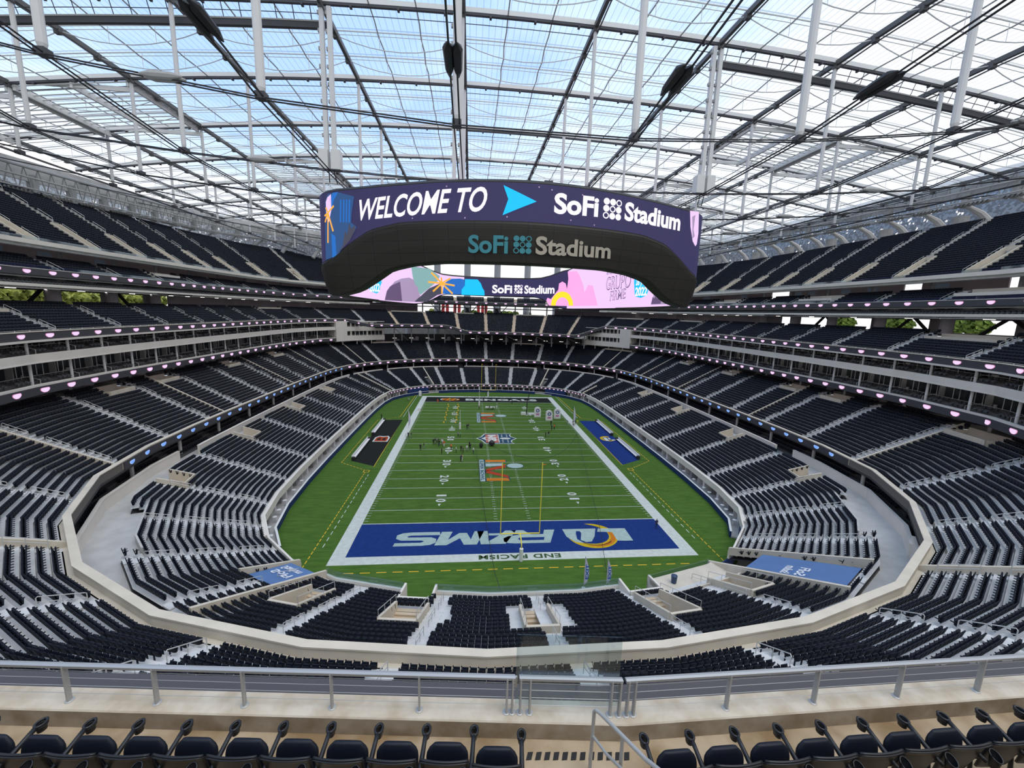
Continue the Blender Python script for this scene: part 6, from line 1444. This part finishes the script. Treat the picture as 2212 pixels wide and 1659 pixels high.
PP = [(-19.4, 36, 'stand', 'black', 'black', 'person in black, nearer of the two standing apart left of the left forty'), (-18.7, 37, 'walk', 'black', 'grey', 'person in black and grey, farther of the two standing apart left of the left forty'),
 (-16.6, 40.4, 'stand', 'black', 'black', 'person in black at the left end of the tight group before the left fifty'), (-16.2, 40.9, 'point', 'black', 'grey', 'person in black and grey pointing, second in the tight group'), (-15.8, 41.1, 'stand', 'grey', 'black', 'person in a grey top in the tight group'), (-15.3, 40.6, 'stand', 'black', 'tan', 'person in black with tan trousers in the tight group'),
 (-15.1, 39.1, 'stand', 'black', 'navy', 'person in black with navy trousers just in front of the tight group'), (-14.5, 40.4, 'walk', 'white', 'grey', 'person in a white top at the right side of the tight group'), (-14.2, 40.0, 'stand', 'white', 'tan', 'person in white with tan trousers beside the tight group'), (-13.8, 38.5, 'stand', 'orange', 'white', 'person in an orange top and white trousers right of the tight group'),
 (-14.0, 33.2, 'stand', 'black', 'black', 'lone person in black beside the left forty'), (-11.9, 36.1, 'stand', 'orange', 'black', 'person in an orange top and black trousers right of the left forty'), (-10.6, 34.1, 'stand', 'white', 'black', 'person in a white top and black trousers standing alone'),
 (-9.4, 34.9, 'stand', 'black', 'black', 'person in black, left of the pair near the crew line'), (-8.9, 33.7, 'walk', 'black', 'black', 'person in black walking, right of the pair near the crew line'), (-8.0, 35.1, 'stand', 'white', 'grey', 'person in a white top with grey trousers in the crew line'), (-7.4, 38.2, 'stand', 'black', 'black', 'person in black standing behind the crew line'), (-7.2, 36.1, 'point', 'black', 'navy', 'person in black with navy trousers pointing in the crew line'), (-6.4, 33.5, 'stand', 'white', 'denim', 'person in a white top and jeans at the right end of the crew line'),
 (-9.3, 28.0, 'stand', 'navy', 'black', 'person in navy, left of the two walking nearest the camera'), (-9.0, 28.3, 'walk', 'tan', 'white', 'person in tan beside the one in navy, nearest the camera'), (-24.2, 44.6, 'stand', 'white', 'white', 'person in white on the left sideline near midfield'), (-23.8, 46, 'stand', 'black', 'black', 'person in black on the left sideline near midfield'), (-23.0, 46, 'stand', 'black', 'grey', 'person in black and grey just inside the left sideline'),
 (-10.5, 46.8, 'stand', 'grey', 'black', 'person in grey beside the one in green near midfield'), (-9.9, 46.8, 'stand', 'green', 'black', 'person in a bright green top near midfield'), (-8.1, 54.6, 'stand', 'black', 'black', 'person in black beyond midfield, right of the white pole'), (-7.7, 55.4, 'point', 'black', 'grey', 'person in black and grey pointing beyond midfield'),
 (-19.3, 89.1, 'walk', 'orange', 'orange', 'person in orange at the edge of the black end zone'), (-15, 92.2, 'stand', 'yellow', 'white', 'person in yellow standing on the tiger stripe logo'), (-30.6, 92.4, 'bend', 'white', 'black', 'person in white bending over on the grass left of the far sideline'), (-34.9, 65.8, 'stand', 'black', 'black', 'person in black behind the far left team bench'),
 (-4.1, 79.7, 'stand', 'black', 'black', 'person in black left of the white table at the far end'), (-.5, 79, 'stand', 'black', 'grey', 'person in black and grey in front of the white table'), (.8, 79, 'walk', 'grey', 'black', 'person in a grey top in front of the white table'), (2.0, 79.5, 'stand', 'white', 'white', 'person in white right of the white table'), (-.8, 103.6, 'stand', 'navy', 'black', 'person in navy by the far goalpost'),
 (8.5, 89, 'point', 'black', 'black', 'person in black at the edge of the far end zone lettering'), (13.9, 46.9, 'stand', 'black', 'black', 'person in black, left of the pair by the right fifty'), (14.8, 47.2, 'stand', 'black', 'grey', 'person in black and grey, right of the pair by the right fifty'), (17, 54, 'stand', 'navy', 'black', 'person in navy beside the one in orange right of midfield'), (17.9, 54.6, 'stand', 'orange', 'black', 'person in orange and black right of midfield'), (17.8, 59.1, 'stand', 'black', 'black', 'person in black behind the one in orange'),
 (24.8, 59.5, 'stand', 'black', 'tan', 'person in black and tan by the right sideline flag'), (24.7, 57.9, 'stand', 'white', 'black', 'person in white by the right sideline flag'), (25.8, 60.2, 'stand', 'black', 'black', 'person in black by the right sideline flag'), (26.5, 60.5, 'stand', 'yellow', 'tan', 'person in a yellow vest by the right sideline flag'), (23.5, 60.1, 'bend', 'grey', 'white', 'person in grey bending over a white case at the right sideline'), (23.4, -3.2, 'stand', 'navy', 'navy', 'person in navy standing at the right corner of the blue end zone')]
for i, (x, y, po, a, b, l) in enumerate(PP): person(x, y, (i*1.7) % 6.28, po, a, b, l, 1+.03*math.sin(i*2.3))
for x, y, z0, c, l in ((-4.4, 37.8, .0, 'black', 'small black equipment case on the turf before the midfield shield'), (-1.6, 39.5, .0, 'black', 'larger black covered camera on the turf before the midfield shield')):
    mb = MB(); s_ = .5 if x < -3 else .8; mb.lathe(x, y, [(s_*.3, .02), (s_, .5), (s_*.9, 1.1), (s_*.3, 1.5)], 0, 8); o = mb.build('equipment_case', blk); tag(o, l, 'equipment')
t = empty('trash_bin', (14.5+2.6, -17.6, 3.8), 'small navy bin on the cream platform', 'bin')
bx, by = RP(38.3, LD0+1.6); t.location = (bx, by, LZ0+.9)
mb = MB(); mb.lathe(0, 0, [(.28, .01), (.34, .8), (.36, .95), (.2, 1.05)], 0, 12); mb.build('bin_body', mat('bin_navy', (.03, .06, .13), .5), t)
